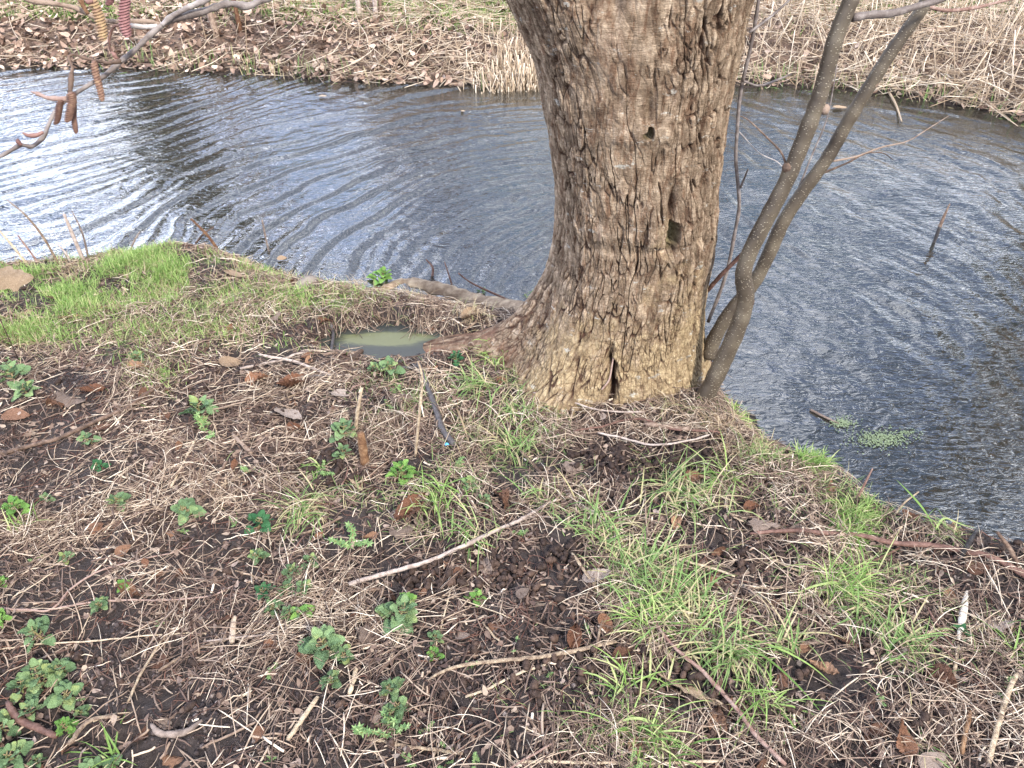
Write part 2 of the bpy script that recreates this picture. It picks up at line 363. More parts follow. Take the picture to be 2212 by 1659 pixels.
# ------------------------------------------------------------------ water
wx = spaced(-5.2, 4.6, 0.011, -110, 110, 1.06)
wy = spaced(1.35, 6.9, 0.011, -1, 60, 1.08)
X, Y = np.meshgrid(wx, wy, indexing='ij')
C0 = np.array([0.7, 3.0]); dr = np.array([-.80, -.60])
rx_, ry_ = X - C0[0], Y - C0[1]
wl = ss(-1.6, -2.9, X)
phi = np.hypot(rx_, ry_) * (1 - wl) + (-.6 * rx_ + .8 * ry_ + .48) * wl
warp = 0.20 * fbm(X * .9, Y * .9, 3, 31) + .035 * fbm(X * 5, Y * 5, 2, 33)
ph = phi + warp
calm = ss(0.25, 1.2, np.hypot(X - 1.55, (Y - 1.7) * 1.0))     # quieter patch close under the bank
leftm = ss(1.6, 0.4, X)
wv = np.zeros_like(X)
a1 = .55 + .9 * vn(X * 1.3, Y * 1.3, 41) + .6 * vn(X * 3, Y * 3, 42)
def saw(p, lam):
    t = (p / lam) % 1.0; return np.where(t < .24, ss(0, .24, t), 1 - ss(.24, 1.0, t) * .5 - .5 * (t - .24) / .76)
rightm = ss(.4, 1.3, X)
wv += 0.0150 * np.clip(a1, 0.1, 1.5) * saw(ph, .21) * (1 - rightm * (1 - .55 * np.clip(3 * vn(X * 2.2, Y * 2.2, 55) - .15, 0, 1))) * (.25 + .75 * ss(1.0, 2.1, phi))
wv += 0.0040 * np.clip(.5 + 1.4 * vn(X * 2.4, Y * 2.4, 48), 0, 1.2) * saw(ph + .03 * fbm(X * 3, Y * 3, 2, 49), .095) * (1 - .9 * rightm)
wv += 0.0014 * (1 - .9 * rightm) * (np.sin(ph * 2 * np.pi / 0.115 + 2 * fbm(X * 2, Y * 2, 2, 43))) * (.35 + .65 * vn(X * 2.1, Y * 2.1, 44) + .3)
ang = np.arctan2(ry_, rx_)
uu_ = .96 * X + .26 * Y + .25 * fbm(X * 1.1, Y * 1.1, 2, 57); vv_ = -.26 * X + .96 * Y
wv += 0.0090 * rightm * (.35 + .65 * calm) * fbm(uu_ * 11, vv_ * 3.4, 2, 56, .4)
wv += 0.0045 * (1 - rightm) * fbm(ph * 15, ang * 4.2, 2, 45, .35) * (0.25 + .75 * calm)
wv += 0.0040 * (1 - .35 * rightm) * fbm(X * 12 + 6 * fbm(X * 1.5, Y * 1.5, 2, 47), Y * 15, 3, 46, .35) * (0.3 + .7 * calm)
edge = ss(60, 14, np.hypot(X, Y))
waterZ = WZ + wv * edge
def water_material():
    m = bpy.data.materials.new('stream_water'); m.use_nodes = True; t = m.node_tree; t.nodes.clear()
    out = nd(t, 'ShaderNodeOutputMaterial'); tcn = nd(t, 'ShaderNodeTexCoord')
    mpn = nd(t, 'ShaderNodeMapping'); mpn.inputs['Rotation'].default_value = (0, 0, R(25)); mpn.inputs['Scale'].default_value = (1, 2.2, 1)
    t.links.new(tcn.outputs['Object'], mpn.inputs[0])
    n = nd(t, 'ShaderNodeTexNoise', i_Scale=16.0, i_Detail=2.0, i_Roughness=.5, i_Distortion=1.2); t.links.new(mpn.outputs[0], n.inputs['Vector'])
    bm = nd(t, 'ShaderNodeBump', i_Strength=1.0, i_Distance=.0030); t.links.new(n.outputs['Fac'], bm.inputs['Height'])
    gl = nd(t, 'ShaderNodeBsdfGlossy', i_Roughness=.03); gl.inputs['Color'].default_value = (1, 1, 1, 1); t.links.new(bm.outputs[0], gl.inputs['Normal'])
    df = nd(t, 'ShaderNodeBsdfDiffuse'); df.inputs['Color'].default_value = (.030, .030, .024, 1)
    tr = nd(t, 'ShaderNodeBsdfTransparent'); tr.inputs['Color'].default_value = (.80, .72, .55, 1)
    m1 = nd(t, 'ShaderNodeMixShader'); m1.inputs[0].default_value = .45; t.links.new(df.outputs[0], m1.inputs[1]); t.links.new(tr.outputs[0], m1.inputs[2])
    fr = nd(t, 'ShaderNodeFresnel', i_IOR=2.3); t.links.new(bm.outputs[0], fr.inputs['Normal'])
    m2 = nd(t, 'ShaderNodeMixShader'); t.links.new(fr.outputs[0], m2.inputs[0]); t.links.new(m1.outputs[0], m2.inputs[1]); t.links.new(gl.outputs[0], m2.inputs[2])
    t.links.new(m2.outputs[0], out.inputs[0]); return m
water = mk('water', np.stack([X, Y, waterZ], -1), grid_faces(len(wx), len(wy))[:, ::-1], water_material())
tag(water, 'rippled dark stream water reflecting a cloudy sky', None, None, 'structure')

# puddle
pa = np.linspace(0, 2 * np.pi, 60, endpoint=False); rr_ = np.linspace(0, 1, 14)
prr = 1 + .22 * vn(np.cos(pa) * 3, np.sin(pa) * 3, 5) + .12 * vn(np.cos(pa) * 9, np.sin(pa) * 9, 6)
PX = PUD[0] + prr[None] * rr_[:, None] * 0.36 * np.cos(pa)[None]; PY = PUD[1] + 0.01 + prr[None] * rr_[:, None] * 0.16 * np.sin(pa)[None]
pz = float(HZ(PUD[0], PUD[1])) + 0.042
def puddle_material():
    m = bpy.data.materials.new('puddle_water'); m.use_nodes = True; t = m.node_tree; b = t.nodes['Principled BSDF']
    tcn = nd(t, 'ShaderNodeTexCoord'); mpn = nd(t, 'ShaderNodeMapping'); mpn.inputs['Scale'].default_value = (5, 22, 5); t.links.new(tcn.outputs['Object'], mpn.inputs[0])
    n = nd(t, 'ShaderNodeTexNoise', i_Scale=1.0, i_Detail=6.0, i_Roughness=.7); t.links.new(mpn.outputs[0], n.inputs['Vector'])
    sx = nd(t, 'ShaderNodeSeparateXYZ'); t.links.new(tcn.outputs['Object'], sx.inputs[0])
    vm = nd(t, 'ShaderNodeVectorMath', operation='SUBTRACT'); t.links.new(tcn.outputs['Object'], vm.inputs[0]); vm.inputs[1].default_value = (PUD[0] - .03, PUD[1] + .035, pz)
    sc2 = nd(t, 'ShaderNodeVectorMath', operation='MULTIPLY'); t.links.new(vm.outputs[0], sc2.inputs[0]); sc2.inputs[1].default_value = (5.0, 22, 1)
    ln = nd(t, 'ShaderNodeVectorMath', operation='LENGTH'); t.links.new(sc2.outputs[0], ln.inputs[0])
    ad = nd(t, 'ShaderNodeMath', operation='MULTIPLY_ADD'); t.links.new(n.outputs['Fac'], ad.inputs[0]); ad.inputs[1].default_value = -1.6; t.links.new(ln.outputs['Value'], ad.inputs[2])
    c = ramp(t, [(0, (.105, .11, .058)), (.15, (.068, .072, .045)), (.3, (.040, .044, .037)), (1, (.032, .035, .034))], ad.outputs[0])
    t.links.new(c, b.inputs['Base Color']); b.inputs['Roughness'].default_value = .12; b.inputs['IOR'].default_value = 1.3
    return m
puddle = mk('puddle', np.stack([PX, PY, np.full_like(PX, pz)], -1), grid_faces(14, 60, True)[:, ::-1], puddle_material())
tag(puddle, 'still puddle with an olive green algae film left of the trunk', None, None, 'structure')

# ------------------------------------------------------------------ main tree
def bark_material():
    m = bpy.data.materials.new('tree_bark'); m.use_nodes = True; t = m.node_tree; b = t.nodes['Principled BSDF']
    tcn = nd(t, 'ShaderNodeTexCoord')
    def noise(s, d=5, r=.6, scale=None, dist=0):
        n = nd(t, 'ShaderNodeTexNoise', i_Scale=s, i_Detail=float(d), i_Roughness=r, i_Distortion=float(dist)); src = tcn.outputs['Object']
        if scale:
            mm = nd(t, 'ShaderNodeMapping'); mm.inputs['Scale'].default_value = scale; t.links.new(src, mm.inputs[0]); src = mm.outputs[0]
        t.links.new(src, n.inputs['Vector']); return n.outputs['Fac']
    def mix(f, a, c):
        x = nd(t, 'ShaderNodeMixRGB')
        (t.links.new(f, x.inputs[0]) if not isinstance(f, float) else setattr(x.inputs[0], 'default_value', f)); t.links.new(a, x.inputs[1]); t.links.new(c, x.inputs[2]); return x.outputs[0]
    base = ramp(t, [(.3, (.145, .108, .076)), (.5, (.285, .222, .162)), (.7, (.50, .415, .325))], noise(28, 8, .75))
    streak = ramp(t, [(.38, (.48, .33, .25)), (.50, (1, .97, .94)), (.64, (1.3, 1.3, 1.28))], noise(1, 6, .7, (55, 55, 11), .6))
    mst = nd(t, 'ShaderNodeMixRGB', blend_type='MULTIPLY'); mst.inputs[0].default_value = .8; t.links.new(base, mst.inputs[1]); t.links.new(streak, mst.inputs[2]); base = mst.outputs[0]
    fine = noise(1, 4, .6, (45, 45, 330), 1.2)
    fc = ramp(t, [(.35, (.62, .58, .54)), (.6, (1.12, 1.08, 1.05))], fine)
    mu = nd(t, 'ShaderNodeMixRGB', blend_type='MULTIPLY'); mu.inputs[0].default_value = .75; t.links.new(base, mu.inputs[1]); t.links.new(fc, mu.inputs[2])
    pl = nd(t, 'ShaderNodeAttribute', attribute_name='plate')
    pc = ramp(t, [(.1, (.55, .50, .46)), (.5, (.92, .90, .88)), (.9, (1.35, 1.33, 1.30))], pl.outputs['Fac'])
    mpl = nd(t, 'ShaderNodeMixRGB', blend_type='MULTIPLY'); mpl.inputs[0].default_value = .85; t.links.new(mu.outputs[0], mpl.inputs[1]); t.links.new(pc, mpl.inputs[2]); mu = mpl
    # patchy ochre tone, stronger towards the foot and around the hollow
    st = nd(t, 'ShaderNodeAttribute', attribute_name='ochre_amt')
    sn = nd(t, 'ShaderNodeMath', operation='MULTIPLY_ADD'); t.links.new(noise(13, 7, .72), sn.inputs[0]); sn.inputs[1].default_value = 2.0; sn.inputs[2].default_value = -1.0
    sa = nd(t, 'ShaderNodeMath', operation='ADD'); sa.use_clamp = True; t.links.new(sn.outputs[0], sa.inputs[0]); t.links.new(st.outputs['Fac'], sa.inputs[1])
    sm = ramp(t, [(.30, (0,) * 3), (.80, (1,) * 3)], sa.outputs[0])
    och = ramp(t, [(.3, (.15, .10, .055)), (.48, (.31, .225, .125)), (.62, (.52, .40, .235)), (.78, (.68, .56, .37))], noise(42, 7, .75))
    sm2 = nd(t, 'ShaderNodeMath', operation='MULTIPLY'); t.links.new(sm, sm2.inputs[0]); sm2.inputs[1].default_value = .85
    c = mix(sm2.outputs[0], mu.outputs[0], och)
    red = nd(t, 'ShaderNodeAttribute', attribute_name='redden')
    rc = ramp(t, [(.3, (.09, .042, .028)), (.7, (.21, .105, .07))], noise(50, 6, .7))
    c = mix(red.outputs['Fac'], c, rc)
    # pale lichen flecks
    lic = ramp(t, [(.62, (0,) * 3), (.67, (1,) * 3)], noise(1, 5, .7, (14, 14, 34)))
    lm = nd(t, 'ShaderNodeMath', operation='MULTIPLY'); t.links.new(lic, lm.inputs[0]); lm.inputs[1].default_value = .65
    lc = nd(t, 'ShaderNodeRGB'); lc.outputs[0].default_value = (.50, .49, .44, 1)
    c = mix(lm.outputs[0], c, lc.outputs[0])
    ck = nd(t, 'ShaderNodeAttribute', attribute_name='crack')
    cc = ramp(t, [(.3, (.022, .011, .008)), (.7, (.095, .045, .027))], noise(30, 5))
    c = mix(ck.outputs['Fac'], c, cc)
    scr = nd(t, 'ShaderNodeAttribute', attribute_name='scar'); sco = ramp(t, [(.35, (.11, .095, .05)), (.65, (.24, .20, .11))], noise(60, 5))
    c = mix(scr.outputs['Fac'], c, sco)
    t.links.new(c, b.inputs['Base Color']); b.inputs['Roughness'].default_value = .85; b.inputs['Specular IOR Level'].default_value = .25
    h = nd(t, 'ShaderNodeMath', operation='ADD'); t.links.new(fine, h.inputs[0]); t.links.new(noise(90, 6, .7), h.inputs[1])
    bm = nd(t, 'ShaderNodeBump', i_Strength=1.0, i_Distance=.006); t.links.new(h.outputs[0], bm.inputs['Height']); t.links.new(bm.outputs[0], b.inputs['Normal'])
    return m
M['bark'] = bark_material()
TY = 2.28
sil = [(0, 1095, 1620), (40, 1115, 1612), (100, 1140, 1600), (150, 1160, 1590), (200, 1168, 1578), (250, 1180, 1570), (300, 1190, 1562), (350, 1200, 1556), (400, 1210, 1550),
       (450, 1213, 1549), (500, 1215, 1547), (550, 1211, 1540), (600, 1205, 1528), (650, 1192, 1522), (700, 1178, 1520), (770, 1165, 1522), (880, 1155, 1524)]
zz = np.array([Vp(0, y, TY)[2] for y, a, b in sil]); xl = np.array([Vp(a, y, TY)[0] for y, a, b in sil]); xr = np.array([Vp(b, y, TY)[0] for y, a, b in sil])
o_ = np.argsort(zz); zz, xl, xr = zz[o_], xl[o_], xr[o_]
# carry the fork upwards out of frame
zz = np.append(zz, [1.32, 1.45]); xl = np.append(xl, [xl[-1] - .07, xl[-1] - .12]); xr = np.append(xr, [xr[-1] + .03, xr[-1] + .05])
NT, NZ = 1100, 760
th = np.concatenate([np.linspace(-np.pi * 1.05, np.pi * .05, 900, endpoint=False), np.linspace(np.pi * .05, np.pi * .95, NT - 900, endpoint=False)])
zs = np.linspace(-0.22, 1.42, NZ)
T_, Z_ = np.meshgrid(th, zs, indexing='xy')      # rows = z
L_ = np.interp(Z_, zz, xl); R_ = np.interp(Z_, zz, xr); cxz = (L_ + R_) / 2; rxz = (R_ - L_) / 2
ryz = np.interp(Z_, [-.2, 0, .3, .7, 1.0, 1.42], [.27, .255, .235, .225, .235, .27])
ex = 0.006
rb = 1.0
dth = lambda a: (np.abs((T_ - R(a) + np.pi) % (2 * np.pi) - np.pi))
lob = np.zeros_like(T_)
for a, am, wd, zd in [(172, .21, 26, .23), (168, .15, 14, .07), (-138, .17, 24, .17), (-118, .05, 16, .12), (-72, .05, 22, .12), (-35, .03, 15, .1), (60, .12, 25, .12), (110, .12, 22, .15), (15, .02, 20, .12)]:
    lob += am * np.exp(-(dth(a) / R(wd)) ** 2) * np.exp(-np.clip(Z_ + .02, -.1, 9) / zd)
radx = rxz + lob; rady = ryz + lob
XX = cxz + radx * np.cos(T_); YY = TY + rady * np.sin(T_)
front = np.sin(T_) < 0
def blob(px, py, sx, sz, Yf):
    p = Vp(px, py, Yf)
    return np.where(front, np.exp(-((XX - p[0]) / sx) ** 2 - ((Z_ - p[2]) / sz) ** 2), 0)
wa = T_ * .25 + .012 * fbm(T_ * 3, Z_ * 6, 3, 61) + .004 * fbm(T_ * 20, Z_ * 25, 2, 66)
wz = Z_ + .02 * fbm(T_ * 6, Z_ * 8, 3, 62)
f1, f2 = voro(wa * 50, wz * 13, 63); e1 = f2 - f1
f1b, f2b = voro(wa * 120 + 4, wz * 38, 64); e2 = f2b - f1b
plate = vcell(wa * 50, wz * 13, 63) * .6 + vcell(wa * 110, wz * 34, 97) * .4
f1c, f2c = voro(wa * 34 + 9, wz * 6.5, 67); e3 = f2c - f1c
Xc = (XX - cxz) / rxz
pm = Vp(1330, 170, 2.03)
smooth_zone = np.exp(-((Xc + .12) / .42) ** 2) * ss(.60, .85, Z_) * .85 + np.exp(-((Xc - .05) / .35) ** 2 - ((Z_ - .40) / .07) ** 2) * .6 + .45 * ss(-.15, -.6, vn(T_ * 3.3, Z_ * 5, 71) * 2.2)
sidef = np.clip(1 - smooth_zone, .08, 1)
low = ss(.45, .15, Z_)
rightf = ss(.1, .7, Xc)
k1 = ss(.16, .06, e1) * np.clip(sidef, .25, 1); k2 = ss(.2, .04, e2) * np.clip(sidef * (.45 + .4 * low), 0, 1); k3 = ss(.10, .0, e3) * np.clip(sidef, .3, 1)
crackm = ss(.15, .75, fbm(T_ * 9, Z_ * 9, 2, 72) + .55)
def ridge(sx, sz, seed, wd):
    a = fbm(wa * sx, wz * sz, 3, seed, .55); return ss(wd, wd * .15, np.abs(a))
brk = ss(-.12, .12, vn(wa * 22, wz * 16, 91)); brk2 = ss(-.1, .15, vn(wa * 40, wz * 26, 92))
k3 = ridge(24, 3.0, 93, .05) * ss(-.28, -.05, vn(wa * 16, wz * 9, 91)) * np.clip(sidef, .35, 1)
k1 = np.maximum(k1 * (.4 + .6 * brk2), ridge(48, 7.5, 94, .07) * brk2 * np.clip(sidef, .12, 1))
depth = .0075 * k1 * (1 + .7 * rightf) * (.35 + .65 * crackm) * (1 - .45 * low) + .0028 * k2 + .013 * k3 * (1 + .4 * rightf) * (1 - .6 * low)
disp = -depth * 1.25 + .0045 * (plate - .5) * np.clip(sidef, .2, 1) + .0042 * fbm(T_ * 8, Z_ * 22, 4, 65) + .0022 * fbm(wa * 60, wz * 30, 3, 95) + .020 * ss(.22, -.05, Z_) * fbm(T_ * 3.6, Z_ * 2, 2, 98) + .010 * fbm(T_ * 2.2, Z_ * 3.5, 3, 68) + .003 * low * fbm(T_ * 28, Z_ * 60, 3, 69)
# knot, hollow, folds
kn = blob(1400, 282, .022, .026, 2.05); kr = blob(1400, 285, .075, .05, 2.05)
kn = ss(.45, .85, kn * (1 + 1.6 * vn(XX * 70, Z_ * 60, 83))); disp += -.038 * kn + .020 * kr + .006 * blob(1330, 304, .05, .022, 2.05) + .005 * blob(1440, 300, .04, .022, 2.05) - .014 * blob(1402, 235, .011, .04, 2.05)
cre = blob(1456, 455, .010, .055, 2.06)
hn = .30 * vn(XX * 55, Z_ * 45, 81) + .2 * vn(XX * 120, Z_ * 100, 82)
ho = ss(.40, .78, blob(1452, 515, .026, .058, 2.06) * (1 + hn * 1.3))
disp += -.048 * ho - .02 * blob(1440, 548, .03, .012, 2.05) + .018 * blob(1490, 480, .035, .08, 2.08) + .016 * blob(1418, 470, .035, .07, 2.05) - .035 * blob(1453, 450, .011, .06, 2.06)
disp += (.2 + 1.2 * (vn(T_ * 9, Z_ * 12, 96) + .5)) * (.012 * blob(1380, 515, .13, .03, 2.05) - .010 * blob(1370, 552, .14, .02, 2.05)) + .012 * blob(1440, 562, .07, .02, 2.05)
disp += -.022 * blob(1512, 518, .010, .012, 2.12)
cl = Vp(1320, 820, 2.0)
xcl = cl[0] + .008 * np.sin(Z_ * 22) + .016 * vn(Z_ * 28, Z_ * 0 + 2, 84)
cleft = np.where(front, np.exp(-((XX - xcl) / (.010 + .006 * vn(Z_ * 40, Z_ * 0, 85) + .035 * np.clip(.10 - Z_, 0, 1))) ** 2), 0) * ss(.25, .12, Z_)
disp += -.055 * cleft + .012 * np.where(front, np.exp(-((XX - xcl) / .07) ** 2), 0) * ss(.24, .08, Z_)
# fork furrow at the top
fk = np.clip(blob(1305, -25, .05, .05, 2.0) * 1.2, 0, 1); disp += -.06 * fk - .02 * blob(1330, 25, .02, .05, 2.0)
nxn = np.cos(T_) / radx; nyn = np.sin(T_) / rady; nl = np.hypot(nxn, nyn); nxn /= nl; nyn /= nl
XX = XX + nxn * disp; YY = YY + nyn * disp
crack = np.clip(k1 * (.6 + .4 * crackm) * .95 + k3 * .95 * (.4 + .6 * crackm) + k2 * .55 + 2.4 * kn * (1 - kn) + .35 * kn + 2.6 * ho * (1 - ho) + .2 * ho + .7 * cre + cleft * 1.0 + .8 * fk, 0, 1)
ochre_amt = 1.15 * ss(.60, .08, Z_) * (1 - np.exp(-(dth(172) / R(30)) ** 2)) - .26 + .75 * blob(1440, 500, .07, .10, 2.05) + .45 * blob(1440, 610, .12, .08, 2.05) + .35 * blob(1400, 300, .06, .05, 2.05) + .15 * rightf
redden = np.clip(np.exp(-(dth(170) / R(30)) ** 2) * ss(.18, .02, Z_) * .8 + .35 * blob(1330, 130, .05, .1, 2.03), 0, 1) * np.clip(.5 + fbm(T_ * 12, Z_ * 20, 3, 75) * 1.5, 0, 1)
tree = empty('tree', (0.39, TY, 0)); tag(tree, 'thick fissured alder trunk growing on the tip of the muddy bank', 'tree')
def child(o, par):
    o.parent = par; o.matrix_parent_inverse = Matrix.Translation(-Vector(par.location)); return o
trunk = mk('trunk', np.stack([XX, YY, Z_], -1), grid_faces(NZ, NT, True), M['bark'], attrs={'crack': crack.ravel(), 'ochre_amt': ochre_amt.ravel(), 'redden': redden.ravel(), 'plate': plate.ravel(), 'scar': np.clip(ho + .8 * kn, 0, 1).ravel()})
child(trunk, tree)
def limb(name, P, r, par, m=None, k=26, seed=1):
    v, f = tube1(P, r, k, 8, .12, seed); return child(mk(name, v, f, m or M['bark']), par) if par.parent is None else (lambda o: (setattr(o, 'parent', par), o)[1])(mk(name, v, f, m or M['bark']))
limb('limb', [(.22, TY, 1.36), (.16, TY, 1.5), (-.02, TY + .03, 1.9), (-.25, TY + .1, 2.7), (-.4, TY + .1, 3.8), (-.5, TY + .2, 5.2)], [.20, .20, .16, .12, .08, .03], tree, seed=3)
limb('limb', [(.48, TY, 1.36), (.52, TY + .02, 1.5), (.60, TY, 1.9), (.75, TY + .15, 2.9), (.9, TY + .3, 4.2), (.95, TY + .3, 6)], [.23, .22, .18, .14, .09, .03], tree, seed=4)
# surface root running left along the bank edge
def droot(px, r, lift=0.0, zoff=None):
    P = []
    for (a, b) in px:
        p = GH(a, b); p[2] = p[2] + lift; P.append(p)
    return tube1(P, r, 20, 8, .15, 5)
v, f = droot([(1180, 700), (1100, 668), (1040, 645), (975, 628), (915, 614), (868, 607), (820, 612)], [.06, .052, .048, .044, .04, .036, .02], .006)
root_mat = mat('root_bark', [(0, (.17, .115, .075)), (.5, (.33, .25, .17)), (1, (.48, .39, .28))], 0.8, (18, .5), island=False, bump=(90, .006))
root_grey = mat('old_root_bark', [(0, (.07, .055, .048)), (.5, (.15, .125, .11)), (1, (.27, .23, .19))], 0.8, (18, .5), island=False, bump=(90, .008))
child(mk('root', v, f, root_mat), tree)
v, f = droot([(800, 640), (760, 622), (715, 612), (670, 616), (640, 630)], [.03, .04, .045, .04, .02], .0)
child(mk('root', v, f, root_grey), tree)
v, f = droot([(1110, 730), (1060, 740), (1015, 746)], [.024, .015, .006], -.004)
child(mk('root', v, f, root_mat), tree)

# ------------------------------------------------------------------ saplings and shoots
def sapling_material():
    m = bpy.data.materials.new('sapling_bark'); m.use_nodes = True; t = m.node_tree; b = t.nodes['Principled BSDF']; tcn = nd(t, 'ShaderNodeTexCoord')
    n = nd(t, 'ShaderNodeTexNoise', i_Scale=14.0, i_Detail=6.0); t.links.new(tcn.outputs['Object'], n.inputs['Vector'])
    c = ramp(t, [(.3, (.040, .028, .018)), (.5, (.072, .054, .036)), (.7, (.12, .096, .066))], n.outputs['Fac'])
    v = nd(t, 'ShaderNodeTexVoronoi', i_Scale=1.0); mm = nd(t, 'ShaderNodeMapping'); mm.inputs['Scale'].default_value = (90, 90, 210); t.links.new(tcn.outputs['Object'], mm.inputs[0]); t.links.new(mm.outputs[0], v.inputs['Vector'])
    f = ramp(t, [(.16, (1,) * 3), (.24, (0,) * 3)], v.outputs['Distance'])
    mxx = nd(t, 'ShaderNodeMixRGB'); mxx.inputs[2].default_value = (.36, .31, .23, 1); t.links.new(f, mxx.inputs[0]); t.links.new(c, mxx.inputs[1]); t.links.new(mxx.outputs[0], b.inputs['Base Color'])
    b.inputs['Roughness'].default_value = .6
    bm = nd(t, 'ShaderNodeBump', i_Distance=.002); t.links.new(f, bm.inputs['Height']); t.links.new(bm.outputs[0], b.inputs['Normal']); return m
M['sap'] = sapling_material()
def vpath(pts, Y0, Y1):
    n = len(pts); return [Vp(a, b, Y0 + (Y1 - Y0) * i / (n - 1)) for i, (a, b) in enumerate(pts)]
def knob(p, r, m, par, name='knot'):
    u = np.linspace(0, np.pi, 8)[:, None]; w = np.linspace(0, 2 * np.pi, 10, endpoint=False)[None]
    q = np.stack([np.sin(u) * np.cos(w), np.sin(u) * np.sin(w), np.cos(u) + 0 * w], -1) * r * (1 + .2 * np.random.default_rng(int(abs(p[0]) * 1e4)).random((8, 10, 1))) + np.array(p)
    return child(mk(name, q, grid_faces(8, 10, True), m), par)
def sapling(label, pts, Y0, Y1, r, extra_up, knots, branches=()):
    P = vpath(pts, Y0, Y1); P.append(np.array(P[-1]) + extra_up)
    P.append(np.array(P[-1]) + np.array(extra_up) * 1.2)
    root = empty('sapling', tuple(P[0])); tag(root, label, 'sapling', 'young stems sprouting at the foot of the trunk')
    v, f = tube1(P, [x * .9 for x in r] + [r[-1] * .8, r[-1] * .45], 22, 10, .05, 3); child(mk('stem', v, f, M['sap']), root)
    for (a, b, i) in knots:
        knob(Vp(a, b, Y0 + (Y1 - Y0) * i - .008), .013, M['brownwood'], root)
    for (bp, ya, yb, rr2, mm) in branches:
        v, f = tube1(vpath(bp, ya, yb), rr2, 8, 6, .12, 2); child(mk('branch', v, f, M[mm]), root)
    return root
sapling('front sapling stem with small pale dots, rising from the right foot of the trunk',
        [(1508, 880), (1528, 848), (1562, 780), (1597, 700), (1611, 645), (1606, 592), (1622, 540), (1662, 462), (1700, 388), (1736, 300), (1768, 215), (1784, 160), (1806, 80), (1838, 0), (1855, -50)],
        2.03, 2.12, [.036, .033, .032, .030, .029, .028, .027, .026, .025, .025, .024, .023, .023, .022, .022], (.06, .02, .6),
        [(1781, 236, .7), (1620, 652, .3), (1700, 362, .6)],
        [([(1842, 38), (1880, 32), (1930, 28), (1985, 12), (2030, 0), (2080, -20)], 2.11, 2.2, [.011, .010, .010, .009, .008, .006], 'twiggrey'),
         ([(1700, 362), (1688, 330), (1660, 300), (1620, 262), (1600, 250)], 2.09, 2.15, [.004, .003, .0025, .002, .001], 'brownwood')])
sapling('rear sapling stem leaning right behind the other, starting higher against the trunk',
        [(1530, 770), (1545, 728), (1582, 668), (1628, 612), (1658, 555), (1692, 480), (1732, 418), (1788, 340), (1832, 262), (1882, 180), (1928, 108), (1990, 22), (2030, -45)],
        2.22, 2.30, [.032, .028, .026, .025, .025, .024, .023, .022, .022, .021, .020, .019, .018], (.22, .02, .5),
        [(1752, 392, .6), (1888, 180, .8)],
        [([(1800, 348), (1850, 338), (1905, 318), (1960, 305), (2005, 278), (2050, 250)], 2.29, 2.5, [.0034, .003, .0026, .002, .0016, .001], 'brownwood'),
         ([(1775, 375), (1830, 352), (1870, 332), (1905, 330), (1930, 345)], 2.29, 2.4, [.004, .003, .002, .002, .001], 'brownwood'),
         ([(1985, 8), (2040, 22), (2100, 18), (2160, 4), (2212, -8)], 2.3, 2.4, [.006, .005, .005, .004, .003], 'redwood'),
         ([(1722, 415), (1752, 340), (1785, 260), (1800, 190), (1808, 140)], 2.27, 2.3, [.0036, .003, .0026, .002, .0015], 'twiggrey')])
def shoot(label, pts, Y0, Y1, r, m, subs=(), cat='shoot', name='shoot', group=None):
    P = vpath(pts, Y0, Y1); root = empty(name, tuple(P[0])); tag(root, label, cat, group)
    v, f = tube1(P, r, 8, 7, .1, 4); child(mk('stem', v, f, M[m]), root)
    for (bp, ya, yb, rr2) in subs:
        v, f = tube1(vpath(bp, ya, yb), rr2, 6, 6, .1, 2); child(mk('twig', v, f, M[m]), root)
    return root
shoot('thin pale grey shoot rising beside the right edge of the trunk', [(1530, 695), (1552, 640), (1572, 580), (1588, 500), (1597, 440), (1590, 350), (1592, 290), (1600, 200), (1622, 100), (1636, 20), (1645, -60)], 2.3, 2.2,
      [.007, .0065, .006, .006, .006, .0055, .005, .0055, .005, .005, .004], 'twiggrey',
      [([(1600, 405), (1610, 380), (1616, 365)], 2.25, 2.2, [.004, .003, .002]), ([(1597, 285), (1640, 330), (1680, 350), (1700, 375)], 2.25, 2.2, [.002, .0018, .0014, .001]),
       ([(1618, 70), (1660, 40), (1700, 5), (1720, -20)], 2.2, 2.2, [.004, .0035, .003, .003]), ([(1606, 175), (1640, 185), (1680, 172), (1710, 160)], 2.2, 2.3, [.004, .003, .003, .002])])
shoot('short pinkish shoot slanting up between trunk and front sapling', [(1528, 628), (1560, 592), (1600, 552), (1622, 530)], 2.25, 2.16, [.008, .007, .0065, .006], 'redwood')
shoot('thin red rootlet curling out of the cleft at the foot of the trunk', [(1300, 842), (1316, 820), (1322, 790), (1326, 765)], 1.98, 2.04, [.003, .003, .0025, .002], 'redwood', [], 'rootlet', 'rootlet')

# ------------------------------------------------------------------ hanging branch with catkins, top left
br = empty('catkin_branch', tuple(Dp(620, -30, 1.0))); tag(br, 'bare grey twig with hanging catkins reaching in from above at the top left', 'branch')
def dpath(pts, a, b): return [Dp(x, y, a + (b - a) * i / (len(pts) - 1)) for i, (x, y) in enumerate(pts)]
def addb(name, pts, a, b, r, m, k=10):
    v, f = tube1(dpath(pts, a, b), r, k, 6, .22, 6); return child(mk(name, v, f, M[m]), br)
addb('twig', [(720, -60), (640, -25), (567, 0), (535, 13), (492, 8), (434, 26), (370, 42), (345, 58), (318, 81), (289, 110), (260, 133), (226, 163), (197, 180), (162, 202), (139, 216), (116, 246), (101, 278), (93, 296), (69, 316), (43, 314), (0, 338), (-50, 355)], 1.05, .9,
     [.0052, .0048, .0046, .005, .0044, .0044, .0042, .004, .0034, .0032, .0032, .003, .0029, .003, .003, .0024, .0026, .003, .0026, .0022, .002, .002], 'twiggrey')
